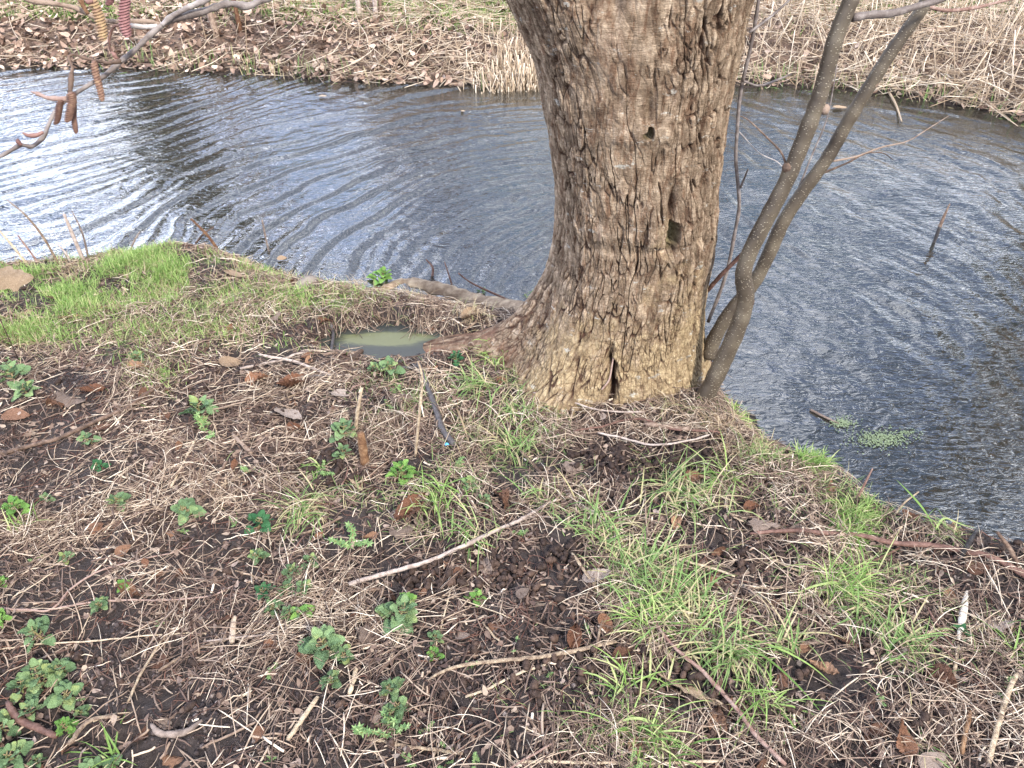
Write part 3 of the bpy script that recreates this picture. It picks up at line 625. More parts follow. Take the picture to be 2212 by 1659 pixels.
addb('twig', [(470, -20), (443, 0), (405, 17), (370, 36), (350, 55)], 1.0, 1.0, [.0042, .004, .0038, .0036, .003], 'twiggrey')
addb('twig', [(30, -20), (64, 0), (124, 9), (162, 17), (197, 34), (240, 46), (318, 46), (345, 52)], .95, 1.0, [.0036, .0034, .0032, .0032, .003, .0026, .0026, .0026], 'brownwood')
addb('twig', [(168, -20), (174, 0), (180, 14), (190, 30)], .95, .96, [.003, .003, .003, .0026], 'rotwood')
addb('twig', [(340, 56), (310, 58), (278, 55), (262, 62)], 1.0, .98, [.0034, .003, .0034, .002], 'twiggrey')
addb('twig', [(262, 134), (250, 122), (238, 105), (236, 80), (246, 58), (262, 55)], .98, .96, [.002, .0018, .0018, .0018, .0016, .0014], 'redwood')
addb('twig', [(262, 132), (235, 136), (215, 132), (185, 126), (162, 118), (148, 124), (156, 145), (154, 160), (153, 176), (151, 200)], .95, .92, [.0024, .0022, .0022, .002, .0018, .0016, .0016, .003, .0032, .003], 'brownwood')
addb('twig', [(144, 214), (120, 213), (101, 211), (85, 204), (67, 198)], .92, .92, [.0028, .003, .0026, .0028, .001], 'redwood')
for pts in ([(93, 285), (78, 292), (60, 292), (49, 287)], [(46, 314), (39, 306), (38, 300)], [(252, 127), (246, 118), (240, 112)], [(200, 2), (190, 4), (184, 0)]):
    v, f = tube1(dpath(pts, .905, .9), [.0018, .003, .001], 8, 5); child(mk('bud', v, f, M['bud']), br)
def catkin(a, b, c, d, w, dep, m):
    n = 70; k = 14; s = np.linspace(0, 1, n)[:, None]; w_ = np.linspace(0, 2 * np.pi, k, endpoint=False)[None]
    rad = w / F * dep / 2; T0 = Dp(a, b, dep); T1 = Dp(c, d, dep + .004)
    r = rad * (np.clip(1 - np.abs(2 * s - 1) ** 9, 0, 1)) ** .5 * (1 - .18 * s) * (1 + .26 * np.sin(s * 2 * np.pi * 15 + w_ * 2) + .05 * np.sin(w_ * 5))
    ax = T0 + (T1 - T0) * s[..., None] if False else T0[None, None] + (T1 - T0)[None, None] * s[:, :, None]
    ax = ax + np.array([.25, .1, 0])[None, None] * (rad * 1.6 * np.sin(s * np.pi * 1.3 + a) * (1 - s * .2))[:, :, None]; r = r * (1 + .12 * vn(s * 9 + a, w_ * 1.5 + s, 3))
    Q = ax + np.stack([r * np.cos(w_), r * np.sin(w_), 0 * r * w_], -1)
    child(mk('catkin', Q, grid_faces(n, k, True), M[m]), br)
for a in [(200, -8, 221, 90, 23, .92, 'catkin'), (266, -15, 276, 81, 24, .93, 'catpink'), (205, 130, 218, 220, 15, .93, 'catkin'), (136, 212, 117, 270, 15, .92, 'catkin'),
          (151, 198, 149, 264, 19, .91, 'catkin'), (160, 224, 163, 289, 12, .925, 'catkin'), (232, -30, 236, 12, 18, .94, 'catpink')]:
    catkin(*a)

# ------------------------------------------------------------------ mass scatter helpers
def blobs(B):
    def f(x, y):
        r = np.zeros_like(x)
        for (a, b, c, d, w) in B: r = np.maximum(r, w * np.exp(-((x - a) / c) ** 2 - ((y - b) / d) ** 2))
        return r
    return f
def inpoly(x, y): return sdist(x, y, poly, True)
def near_points(n, dens, margin=60, inland=0.02, lo=.5, hi=4.2, wide=False):
    """world points on the near bank, thinned by a density given over the picture"""
    if wide: margin = 400; n = int(n * 1.4)
    out = []; tot = 0
    while tot < n:
        m = 40000
        x = rng.uniform(-4.2, 4.2, m); y = rng.uniform(lo, hi, m)
        px, py, dep = proj(x, y, 0.0 * x)
        k = (px > -margin) & (px < 2212 + margin) & (py > 300) & (py < 1659 + margin)
        x, y, px, py = x[k], y[k], px[k], py[k]
        k = rng.random(len(x)) < dens(px, py) * np.clip(.5 + 1.9 * vn(x * 7, y * 7, n % 97) + .9 * vn(x * 19, y * 19, n % 89), .04, 1); x, y = x[k], y[k]
        d, ins = inpoly(x, y); k = ins & (d > inland)
        k &= ((x - PUD[0]) / .21) ** 2 + ((y - PUD[1]) / .085) ** 2 > 1
        k &= ~(((x - .38) / .22) ** 2 + ((y - TY) / .22) ** 2 < 1)
        out.append(np.stack([x[k], y[k]], 1)); tot += k.sum()
    return np.vstack(out)[:n]
def far_points(n, dens, d0=0.0, d1=4.5):
    n = int(n * 1.3); out = []; tot = 0
    while tot < n:
        m = 40000; x = rng.uniform(-8.5, 8.5, m); y = rng.uniform(4.5, 11.5, m)
        fy = np.interp(x, fl[:, 0], fl[:, 1]); d = y - fy
        px, py, _ = proj(x, y, 0.1 + 0 * x)
        k = (d > d0) & (d < d1) & (px > -520) & (px < 2730) & (py > -160) & (rng.random(m) < dens(px, py))
        out.append(np.stack([x[k], y[k]], 1)); tot += k.sum()
    return np.vstack(out)[:n]
def drape(P2, L, az, bend, m=7, lift=(0, .012), tilt=0.0, hump=.0):
    N = len(P2); s = np.linspace(-.5, .5, m)[None]
    a = az[:, None] + bend[:, None] * s * 2
    step = (L / (m - 1))[:, None]
    dx = np.cumsum(np.cos(a) * step, 1); dy = np.cumsum(np.sin(a) * step, 1)
    dx -= dx.mean(1, keepdims=True); dy -= dy.mean(1, keepdims=True)
    x = P2[:, :1] + dx; y = P2[:, 1:2] + dy
    h = HZ(x, y); h = .45 * h + .55 * np.maximum(h, h.mean(1, keepdims=True) + 0 * h)
    h = np.maximum(h, WZ)
    z = h + rng.uniform(lift[0], lift[1], (N, 1)) + np.abs(rng.normal(0, 1, (N, 1)) * tilt) * (s + .5) * L[:, None] + hump * np.cos(s * np.pi) * rng.random((N, 1)) * L[:, None]
    return np.stack([x, y, z], -1)
def straw(name, n, dens, L, r, m_, label, bend=.6, lift=(0.001, .012), tilt=.04, far=False, k=4, hump=0.03, azf=None, par=None, **kw):
    P2 = far_points(n, dens, **kw) if far else near_points(n, dens, wide=True, **kw)
    N = len(P2); Ls = L[0] + (L[1] - L[0]) * rng.random(N) ** 2
    az = rng.uniform(0, np.pi * 2, N) if azf is None else azf(N)
    P = drape(P2, Ls, az, rng.normal(0, bend, N), 7 if k < 6 else 9, lift, tilt, hump)
    R0 = r[0] + (r[1] - r[0]) * rng.random(N) ** 1.5
    Rr = R0[:, None] * np.array([.7, 1, 1, 1, 1, .9, .5] if k < 6 else [1, 1, 1, 1, 1, 1, 1, 1, .9])[None]
    v, f = tubes(P, Rr, k); o = mk(name, v, f, M[m_]); tag(o, label, None, None, 'stuff'); return o
def blades(P2, L, w, az, curve, m=6, zadd=0, lean=.3):
    N = len(P2); s = np.linspace(0, 1, m)[None]
    th0 = rng.normal(0, lean, N)[:, None]; pit = (np.pi / 2 - np.abs(th0)) - curve[:, None] * s
    dl = (L / (m - 1))[:, None]
    ho = np.cumsum(np.cos(pit) * dl, 1) - np.cos(pit[:, :1]) * dl; ve = np.cumsum(np.sin(pit) * dl, 1) - np.sin(pit[:, :1]) * dl
    x = P2[:, :1] + ho * np.cos(az)[:, None]; y = P2[:, 1:2] + ho * np.sin(az)[:, None]
    base = HZ(P2[:, 0], P2[:, 1])[:, None] + zadd
    z = np.maximum(base + ve, np.maximum(HZ(x, y), WZ) + .002)
    sx = -np.sin(az)[:, None]; sy = np.cos(az)[:, None]
    ww = w[:, None] * np.array([.7, 1, .95, .8, .55, .06])[None][:, :m] / 2
    A = np.stack([x - sx * ww, y - sy * ww, z + ww * .5], -1); B = np.stack([x, y, z - ww * .2], -1); C_ = np.stack([x + sx * ww, y + sy * ww, z + ww * .5], -1)
    V = np.stack([A, B, C_], 2)      # N,m,3,3
    base_f = grid_faces(m, 3); Fq = (base_f[None] + (np.arange(N) * m * 3)[:, None, None]).reshape(-1, 4)
    return V.reshape(-1, 3), [Fq]

# ------------------------------------------------------------------ near bank ground litter (uncountable)
turf = blobs([(60, 640, 230, 55, 1), (-250, 650, 220, 60, 1), (300, 590, 180, 45, 1), (500, 575, 130, 28, 1), (40, 720, 130, 35, .8), (270, 650, 230, 45, .55), (520, 640, 160, 35, .3), (640, 655, 120, 30, .35), (380, 720, 300, 35, .3), (810, 575, 40, 22, .6),
              (330, 800, 70, 50, .22), (740, 640, 90, 25, .35)])
coned = blobs([(1400, 985, 150, 40, 1), (1320, 900, 90, 30, .9), (1180, 1200, 120, 45, .7), (720, 1005, 90, 40, .5), (330, 1150, 70, 50, .5), (1450, 1040, 120, 30, .4), (1130, 1265, 130, 35, .5), (960, 1250, 100, 50, .45), (1780, 1540, 150, 80, .28),
                (1960, 1600, 90, 60, .5), (620, 900, 90, 30, .3), (1150, 860, 90, 40, .4), (1850, 1100, 90, 25, .5), (1700, 1220, 100, 40, .3), (560, 1240, 60, 50, .4), (900, 700, 200, 40, .25), (300, 640, 160, 30, .12), (260, 680, 60, 15, .4),
                (1200, 1400, 200, 80, .16), (500, 860, 200, 60, .2), (1560, 1260, 60, 30, .2), (950, 1520, 300, 100, .06), (400, 1500, 300, 100, .04), (1900, 1000, 60, 30, .0), (1430, 1480, 200, 100, .14), (2100, 1300, 120, 80, .1), (840, 790, 120, 25, .35)])
def base_d(x, y): return np.clip(.9 - .75 * turf(x, y), .1, 1)
dark_patch = blobs([(330, 1450, 320, 120, .7), (650, 1560, 260, 110, .6), (130, 1020, 180, 60, .6), (1720, 1440, 120, 110, .6), (1300, 1500, 160, 90, .5), (300, 1560, 300, 90, .6), (1000, 1500, 130, 60, .5)])
straw_d = lambda x, y: np.clip(base_d(x, y) - dark_patch(x, y) * .8 - .9 * coned(x, y), .04, 1)
strawpatch = blobs([(1600, 900, 90, 80, 1), (1300, 930, 260, 60, .9), (1480, 1290, 170, 130, .9), (900, 690, 200, 35, .9), (700, 620, 160, 30, .9), (1000, 650, 120, 40, .8), (850, 940, 180, 60, .6), (100, 1100, 220, 60, .8), (550, 1040, 220, 80, .5),
                    (1900, 1250, 300, 120, .6), (1500, 1600, 500, 60, .6), (650, 1330, 250, 130, .5), (2100, 1500, 150, 160, .6), (450, 690, 200, 40, .5), (1700, 1050, 200, 50, .7), (560, 830, 400, 50, .4), (1100, 1050, 200, 70, .6)])
straw('rootlet_litter', 5200, base_d, (.02, .09), (.0005, .0013), 'rootlet', 'fine reddish brown rootlets and catkin stalks strewn over the mud', .5, (0, .008), .03)
straw('dark_straw_litter', 16000, base_d, (.012, .10), (.0007, .0024), 'strawdark', 'dark damp grass stems matted over the bank', .22, (0, .010), .03)
straw('straw_litter', 8500, straw_d, (.02, .15), (.0006, .0019), 'straw', 'thin dry straw lying criss-cross over the bank', .16, (.002, .014), .05)
straw('dry_grass_mat', 7000, lambda x, y: strawpatch(x, y) * (1 - .85 * np.clip(coned(x, y) * 1.2, 0, 1)), (.05, .17), (.0005, .0013), 'straw', 'denser pale dry grass lying in swathes on the bank', .22, (.002, .022), .08, hump=.10)
straw('stalk_litter', 1300, straw_d, (.012, .07), (.0014, .0034), 'straw', 'short broken dry stalks scattered on the bank', .1, (.002, .010), .02, k=6)
# chaff: small flat flakes
def flakes(name, n, dens, size, m_, label, far=False, **kw):
    P2 = far_points(n, dens, **kw) if far else near_points(n, dens, wide=True, **kw); N = len(P2)
    tv, tf = leaf_shape(.5, 5, 4, .35, 0, 0.25, 3)
    sz = size[0] + (size[1] - size[0]) * rng.random(N) ** 2
    Mx = rotm(rng.uniform(0, 6.28, N), rng.normal(0, .5, N), rng.normal(0, .6, N), sz)
    Tt = np.column_stack([P2, np.maximum(HZ(P2[:, 0], P2[:, 1]), WZ) + rng.uniform(.002, .014, N) * (4 if far else 1)])
    v, f = merge(tv, tf, Mx, Tt); o = mk(name, v, f, M[m_]); tag(o, label, None, None, 'stuff'); return o
def leaf_shape(wid, nu, nv, curl, teeth, fold, seed, pucker=0.0, twist=0.0, lobes=0.0):
    """leaf in x 0..1, y +-wid/2"""
    r_ = np.random.default_rng(seed)
    u = np.linspace(0, 1, nu)[:, None]; v = np.linspace(-1, 1, nv)[None]
    pr = np.sin(np.pi * np.clip(u, 0, 1) ** (.62 if teeth > .09 else .75)) ** (.42 if teeth > .09 else .8) * (1 - .25 * u); pr = pr / pr.max()
    if teeth:
        tw = np.where(np.arange(nu)[:, None] % 2 == 1, 1 + teeth, 1 - teeth * .4); pr = pr * tw
    if lobes: pr = pr * (1 + lobes * np.sin(u * 22))
    yy = pr * v * wid / 2; xx = u + 0 * v + (.06 * np.abs(v) * (-1) * pr)
    z = fold * np.abs(yy) + curl * ((u - .5) ** 2) + curl * 1.6 * yy ** 2 * np.sin(u * 4 + seed)
    z = z + pucker * np.sin(2 * np.pi * (6 * u - 2.2 * np.abs(v))) * pr + .05 * curl * r_.normal(0, 1, (nu, nv))
    z = z + twist * yy * (u - .5) * 2
    return np.stack([xx - .5, yy + 0 * xx, z + 0 * xx], -1).reshape(-1, 3), grid_faces(nu, nv)
flakes('leaf_crumbs', 5200, base_d, (.006, .028), 'strawdark', 'small crumbs of rotted leaf in the mud')
M['debris'] = mat('leaf_debris', [(0, (.07, .045, .036)), (.5, (.15, .105, .085)), (1, (.28, .215, .18))], .8, (90, .3))
flakes('pale_leaf_crumbs', 3800, base_d, (.005, .026), 'debris', 'small pale flakes of broken leaf on the bank')

def crumbs():
    n = 15000; D_ = blobs([(330, 1450, 380, 150, 1), (650, 1560, 300, 120, 1), (130, 1020, 220, 70, .9), (1720, 1440, 160, 130, .9), (1300, 1500, 200, 100, .8), (1000, 1520, 260, 100, .8), (1580, 1100, 200, 80, .5), (1340, 880, 120, 40, .8)])
    P2 = near_points(n, lambda x, y: np.clip(.22 + D_(x, y) - turf(x, y), .02, 1), inland=.04, wide=True); n = len(P2)
    u = np.linspace(0, np.pi, 5)[:, None]; w_ = np.linspace(0, 2 * np.pi, 6, endpoint=False)[None]
    b = np.stack([np.sin(u) * np.cos(w_), np.sin(u) * np.sin(w_), np.cos(u) + 0 * w_], -1).reshape(-1, 3); b *= (1 + .35 * rng.normal(0, .6, (len(b), 1)))
    v, f = merge(b, grid_faces(5, 6, True), rotm(rng.uniform(0, 6.28, n), rng.uniform(0, 6.28, n), rng.uniform(0, 6.28, n), .0011 + .0062 * rng.random(n) ** 3), np.column_stack([P2, HZ(P2[:, 0], P2[:, 1]) + .001]))
    tag(mk('soil_crumbs', v, f, mat('soil_crumb', [(0, (.028, .02, .02)), (.6, (.06, .043, .041)), (.92, (.10, .078, .072)), (1, (.22, .18, .16))], .75, (200, .2), bump=(400, .002))), 'crumbly clods of dark damp soil', None, None, 'stuff')
crumbs()
# ------------------------------------------------------------------ turf and sprouting grass (uncountable)
def grass_stuff(name, n, dens, L, w, m_, label, lean=.45, curv=(.2, 1.3), **kw):
    P2 = near_points(n, dens, wide=True, **kw); N = len(P2)
    v, f = blades(P2, L[0] + (L[1] - L[0]) * rng.random(N), w[0] + (w[1] - w[0]) * rng.random(N), rng.uniform(0, 6.28, N), rng.uniform(*curv, N), lean=lean)
    o = mk(name, v, f, M[m_]); tag(o, label, None, None, 'stuff'); return o
grass_stuff('turf', 17500, lambda x, y: turf(x, y) ** 1.5, (.018, .06), (.0013, .003), 'green', 'short bright green turf on the left part of the bank')
grass_stuff('turf_edge_grass', 4500, lambda x, y: np.clip(turf(x, y) * 1.2, 0, .5), (.03, .075), (.001, .002), 'drygrass', 'dry blades mixed into the green turf', .9, (.4, 1.6))
sparse = blobs([(1100, 900, 120, 80, .5), (1450, 1240, 130, 110, .6), (1800, 1270, 160, 70, .5), (1560, 1060, 250, 60, .3), (1870, 1120, 120, 60, .5), (950, 1080, 160, 60, .35), (1950, 1380, 150, 80, .3), (1400, 1560, 200, 60, .3),
                (700, 1080, 120, 40, .3), (500, 700, 300, 40, .2), (870, 880, 90, 60, .3), (1600, 920, 70, 70, .4), (1700, 1030, 120, 30, .5)])
grass_stuff('sprouting_grass', 4200, sparse, (.02, .07), (.001, .0024), 'greenmix', 'thin new grass coming up through the litter', .8, (.4, 1.6))

# ------------------------------------------------------------------ far bank
fard = lambda x, y: np.clip(.75 + 0 * x, 0, 1)
fgreen = blobs([(850, 0, 260, 28, 1), (500, 0, 120, 20, .5), (150, 10, 150, 22, .6), (1000, 30, 150, 20, .5), (1720, 75, 40, 16, .25), (2000, 10, 200, 20, .4)])
fright = lambda x, y: np.clip(.25 + .75 * ss(500, 900, x), 0, 1)
flakes('far_leaf_litter', 29000, lambda x, y: np.clip(1 - .75 * ss(900, 1100, x), 0, 1), (.025, .10), 'leaflit', 'fallen leaves carpeting the far bank', far=True)
straw('far_dry_grass', 15000, fright, (.10, .42), (.0012, .0034), 'reed', 'dry reeds and grass lying flat over the far bank', .25, (.01, .09), .10, far=True)
straw('far_fine_straw', 11000, fard, (.05, .22), (.0010, .0022), 'straw', 'fine brown straw over the far bank', .5, (.005, .04), .08, far=True)
straw('far_dark_twigs', 1800, fard, (.06, .3), (.001, .003), 'strawdark', 'dark twigs in the litter of the far bank', .4, (.01, .05), .08, far=True)
def far_blades(name, n, dens, L, w, m_, label, lean, curv, d0, d1):
    P2 = far_points(n, dens, d0, d1); N = len(P2)
    v, f = blades(P2, L[0] + (L[1] - L[0]) * rng.random(N), w[0] + (w[1] - w[0]) * rng.random(N), rng.uniform(0, 6.28, N), rng.uniform(*curv, N), lean=lean)
    v[:, 2] = v[:, 2]; o = mk(name, v, f, M[m_]); tag(o, label, None, None, 'stuff')
far_blades('far_turf', 15000, fgreen, (.04, .11), (.004, .008), 'green', 'green grass at the top of the far bank', .5, (.2, 1.2), .6, 5.5)
far_blades('far_shore_sprouts', 420, lambda x, y: np.clip(.9 * ss(1500, 1700, x) + .8 * ss(900, 500, x) * ss(150, 250, x) + .15, 0, 1), (.06, .17), (.005, .009), 'greenmix', 'pale green reed sprouts along the far waterline', .2, (0, .5), -.05, .22)
def stubble(name, n, dens, L, d0, d1, label, lean=.25):
    P2 = far_points(n, dens, d0, d1); N = len(P2); Ls = L[0] + (L[1] - L[0]) * rng.random(N)
    th_ = rng.normal(0, lean, N); az = rng.uniform(0, 6.28, N); s = np.linspace(-.05, 1, 4)[None]
    x = P2[:, :1] + np.sin(th_)[:, None] * np.cos(az)[:, None] * Ls[:, None] * s; y = P2[:, 1:2] + np.sin(th_)[:, None] * np.sin(az)[:, None] * Ls[:, None] * s
    z = np.maximum(HZ(P2[:, 0], P2[:, 1]), WZ - .05)[:, None] + np.cos(th_)[:, None] * Ls[:, None] * s
    v, f = tubes(np.stack([x, y, z], -1), rng.uniform(.002, .0045, N)[:, None] * np.ones((1, 4)), 5)
    o = mk(name, v, f, M['reed']); tag(o, label, None, None, 'stuff')
stubble('reed_stubble', 420, blobs([(1080, 165, 80, 30, 1), (1120, 150, 60, 45, 1)]), (.06, .24), -.08, .7, 'upright cut reed stubble where the far bank meets the water beside the trunk', .38)
stubble('far_reed_stems', 620, lambda x, y: ss(1560, 1700, x) * .8 + .02, (.12, .40), -.06, 2.2, 'standing and leaning reed stems on the far bank at right', .45)
straw('shore_reeds', 260, lambda x, y: ss(1700, 1950, x), (.2, .6), (.002, .004), 'reed', 'fallen reeds sloping into the water at the right of the far bank', .15, (.02, .2), .25, far=True, d0=-.25, d1=.9)

# saplings on the far bank, only their feet show
k_ = 0
for (a, b, ta, tb, w, lab, m_) in [(468, 78, 425, -60, .022, 'thin brown sapling foot on the far bank, left of a twin pair', 'brownwood'), (455, 58, 440, -60, .016, 'slim leaning sapling foot close beside another on the far bank', 'brownwood'),
                          (520, 70, 492, -60, .017, 'reddish sapling foot on the far bank right of the leaning pair', 'rotwood'), (776, 38, 768, -60, .020, 'olive grey sapling foot, left one of two at the top of the far bank', 'greywood'),
                          (812, 48, 806, -60, .020, 'olive grey sapling foot, right one of two at the top of the far bank', 'greywood'), (962, 18, 956, -60, .02, 'orange brown stub standing at the top of the far bank', 'rotwood'),
                          (1655, 20, 1658, -60, .025, 'orange brown stub at the top edge just right of the trunk', 'rotwood'), (822, 44, 818, -60, .014, 'thinner sapling foot hugging the right olive grey one', 'brownwood')]:
    p = GH(a, b); q = Vp(ta, tb, p[1] + .1); dd = (q - p)
    P = [p - dd * .05, p + dd * .5, q, q + dd * 1.5 + np.array([0, .1, .3]), q + dd * 3 + np.array([.1, .2, 1.3])]
    v, f = tube1(P, [w * 1.25, w * 1.05, w, w * .8, w * .3], 10, 6, .15, k_); k_ += 1
    tag(mk('sapling', v, f, M[m_]), lab, 'sapling', 'thin stems standing on the far bank')

# trees and hedge beyond the far bank, seen only as reflections in the water
M['ivy'] = mat('ivy_leaf', [(0, (.02, .035, .012)), (1, (.05, .08, .03))], .5)
def bare_tree(x, y, h, r0, seed, label):
    q = np.random.default_rng(seed); root = empty('bare_tree', (x, y, float(HZ(x, y)))); tag(root, label, 'tree', 'bare trees beyond the far bank')
    z0 = float(HZ(x, y)) - .1
    P = [(x + q.normal(0, .12) * i, y + q.normal(0, .1) * i, z0 + h * i / 5) for i in range(6)]; P = [np.array(p) for p in P]
    v, f = tube1(P, [r0 * 1.3, r0, r0 * .8, r0 * .6, r0 * .4, r0 * .1], 12, 6, .1, seed); child(mk('trunk', v, f, M['brownwood']), root)
    parts = []
    C = catmull(P, 6)
    for i in range(46):
        j = q.integers(5, len(C) - 1); a = q.uniform(0, 6.28); L = q.uniform(.6, 2.4) * (1 - .5 * j / len(C)); el = q.uniform(.2, 1.1)
        d = np.array([math.cos(a) * math.cos(el), math.sin(a) * math.cos(el), math.sin(el)])
        pp = [C[j], C[j] + d * L * .5, C[j] + d * L + np.array([0, 0, .15 * L])]
        rr = r0 * .3 * (1 - .6 * j / len(C)); parts.append(tube1(pp, [rr, rr * .6, rr * .15], 5, 4))
        for _ in range(7):
            s = q.uniform(.25, 1); p0 = C[j] + d * L * s; d2 = d + q.normal(0, .6, 3); l2 = q.uniform(.2, .8)
            parts.append(tube1([p0, p0 + d2 * l2 * .5, p0 + d2 * l2], [rr * .3, rr * .2, .002], 4, 3))
    n = 5000; zz_ = q.random(n) ** .9 * h * .75; aa = q.uniform(0, 6.28, n); rr_2 = r0 * 1.0 + .30 * q.random(n) * (1 - zz_ / h)
    lt, lf = leaf_shape(.8, 4, 3, .1, 0, .2, 3); v, f = merge(lt, lf, rotm(q.uniform(0, 6.28, n), q.normal(0, .9, n), q.normal(0, .9, n), q.uniform(.05, .12, n)), np.column_stack([x + rr_2 * np.cos(aa), y + rr_2 * np.sin(aa), z0 + zz_]))
    if r0 > .3: child(mk('ivy', v, f, M['ivy']), root)
    v, f = join(parts); child(mk('crown', v, f, M['brownwood']), root)
for i, a in enumerate([(-5.54, 12.2, 6.5, .36, 'bare tree far behind the left of the far bank'), (-1.9, 14.5, 6, .18, 'bare tree beyond the middle of the far bank'), (2.2, 15, 6, .16, 'bare tree beyond the trunk on the far side'),
                       (8.5, 10.4, 13, .40, 'thick bare tree beyond the right of the far bank'), (11.2, 10.5, 10, .3, 'bare tree standing farthest right beyond the stream')]):
    bare_tree(*a[:4], 100 + i, a[4])
def hedge():
    n = 9000; x = rng.uniform(-30, 30, n); y = 21 + rng.normal(0, .9, n) + .03 * (x ** 2) * 0; hmax = 1.3 + .7 * fbm(x * .3, x * 0 + 3, 3, 90) * 2
    z = HZ(x, y) + rng.random(n) ** .8 * hmax
    tv, tf = leaf_shape(.6, 4, 3, .3, 0, .3, 5)
    v, f = merge(tv, tf, rotm(rng.uniform(0, 6.28, n), rng.normal(0, .8, n), rng.normal(0, .8, n), rng.uniform(.15, .55, n)), np.column_stack([x, y, z]))
    o = mk('hedgerow', v, f, mat('hedge_leaf', [(0, (.03, .035, .016)), (1, (.09, .085, .045))], .8)); tag(o, 'dense dark hedgerow far beyond the stream', None, None, 'stuff')
hedge()

# ------------------------------------------------------------------ nettles
def leaf_inst(tv, size, az, pit, rol, pos):
    m_ = rotm(np.array([az]), np.array([pit]), np.array([rol]), np.array([size]))[0]
    return (tv + np.array([.5, 0, 0])) @ m_.T + np.array(pos)
def nettle_proto(seed, pairs, size, spread):
    """stem + opposite pairs of toothed leaves, biggest low, small at the tip; returns (foliage, stem)"""
    q = np.random.default_rng(seed); L = []; St = []
    h = size * (.35 + .11 * pairs); lean = q.normal(0, .12, 2)
    def axis(t): return np.array([lean[0] * t * h * 2, lean[1] * t * h * 2, h * t])
    St.append(tube1([axis(-.1), axis(.5), axis(1)], [.0022, .0018, .001], 5, 4))
    a0 = q.uniform(0, 6.28)
    for i in range(pairs):
        t = .25 + .75 * i / max(pairs - 1, 1); sz = size * .8 * (1 - .55 * (i / pairs) ** 1.0) * q.uniform(.85, 1.12)
        for k in range(2):
            a = a0 + i * (np.pi / 2 + .12) + k * np.pi + q.normal(0, .15); pit = q.normal(-.05, .2) - .55 * t + .35 * (1 - t)
            pt = size * .36 * spread * (1 - .55 * t); p0 = axis(t); p1 = p0 + np.array([math.cos(a) * pt, math.sin(a) * pt, pt * .45])
            St.append(tube1([p0, p1], [.0012, .0008], 4, 3))
            tv, tf = leaf_shape(.92, 43, 13, -.35, .15, .22, seed + i * 3 + k, pucker=.050, twist=q.normal(0, .2))
            L.append((leaf_inst(tv, sz, a, pit, q.normal(0, .25), p1), [tf]))
    return join(L), join(St)
NP = []
for i, (pr, sz, sp_) in enumerate([(6, .033, 1.35), (7, .033, 1.3), (8, .031, 1.35), (6, .030, 1.4), (7, .031, 1.2), (4, .03, 1.0)]):
    fo, st_ = nettle_proto(200 + i, pr, sz, sp_)
    fm = mk('foliage', fo[0], fo[1], M['nettle']); sm_ = mk('stem', st_[0], st_[1], M['stemgreen'])
    NP.append((fm.data, sm_.data)); bpy.data.objects.remove(fm); bpy.data.objects.remove(sm_)
MATV = {}
def with_mat(me, mname):
    if me.materials[0] == M[mname]: return me
    k = (me.name, mname)
    if k not in MATV:
        c = me.copy(); c.materials.clear(); c.materials.append(M[mname]); MATV[k] = c
    return MATV[k]
def plant(name, label, cat, group, pxy, parts, scale, mname=None, n=1, spread=0.0, tilt=.15):
    p = GH(*pxy); root = empty(name, tuple(p)); root.rotation_euler = (rng.normal(0, tilt), rng.normal(0, tilt), rng.uniform(0, 6.28)); root.scale = (scale,) * 3
    tag(root, label, cat, group)
    for i, (nm, me) in enumerate(parts):
        if mname and i == 0: me = with_mat(me, mname)
        o = bpy.data.objects.new(nm, me); COL.objects.link(o); o.parent = root
    return root
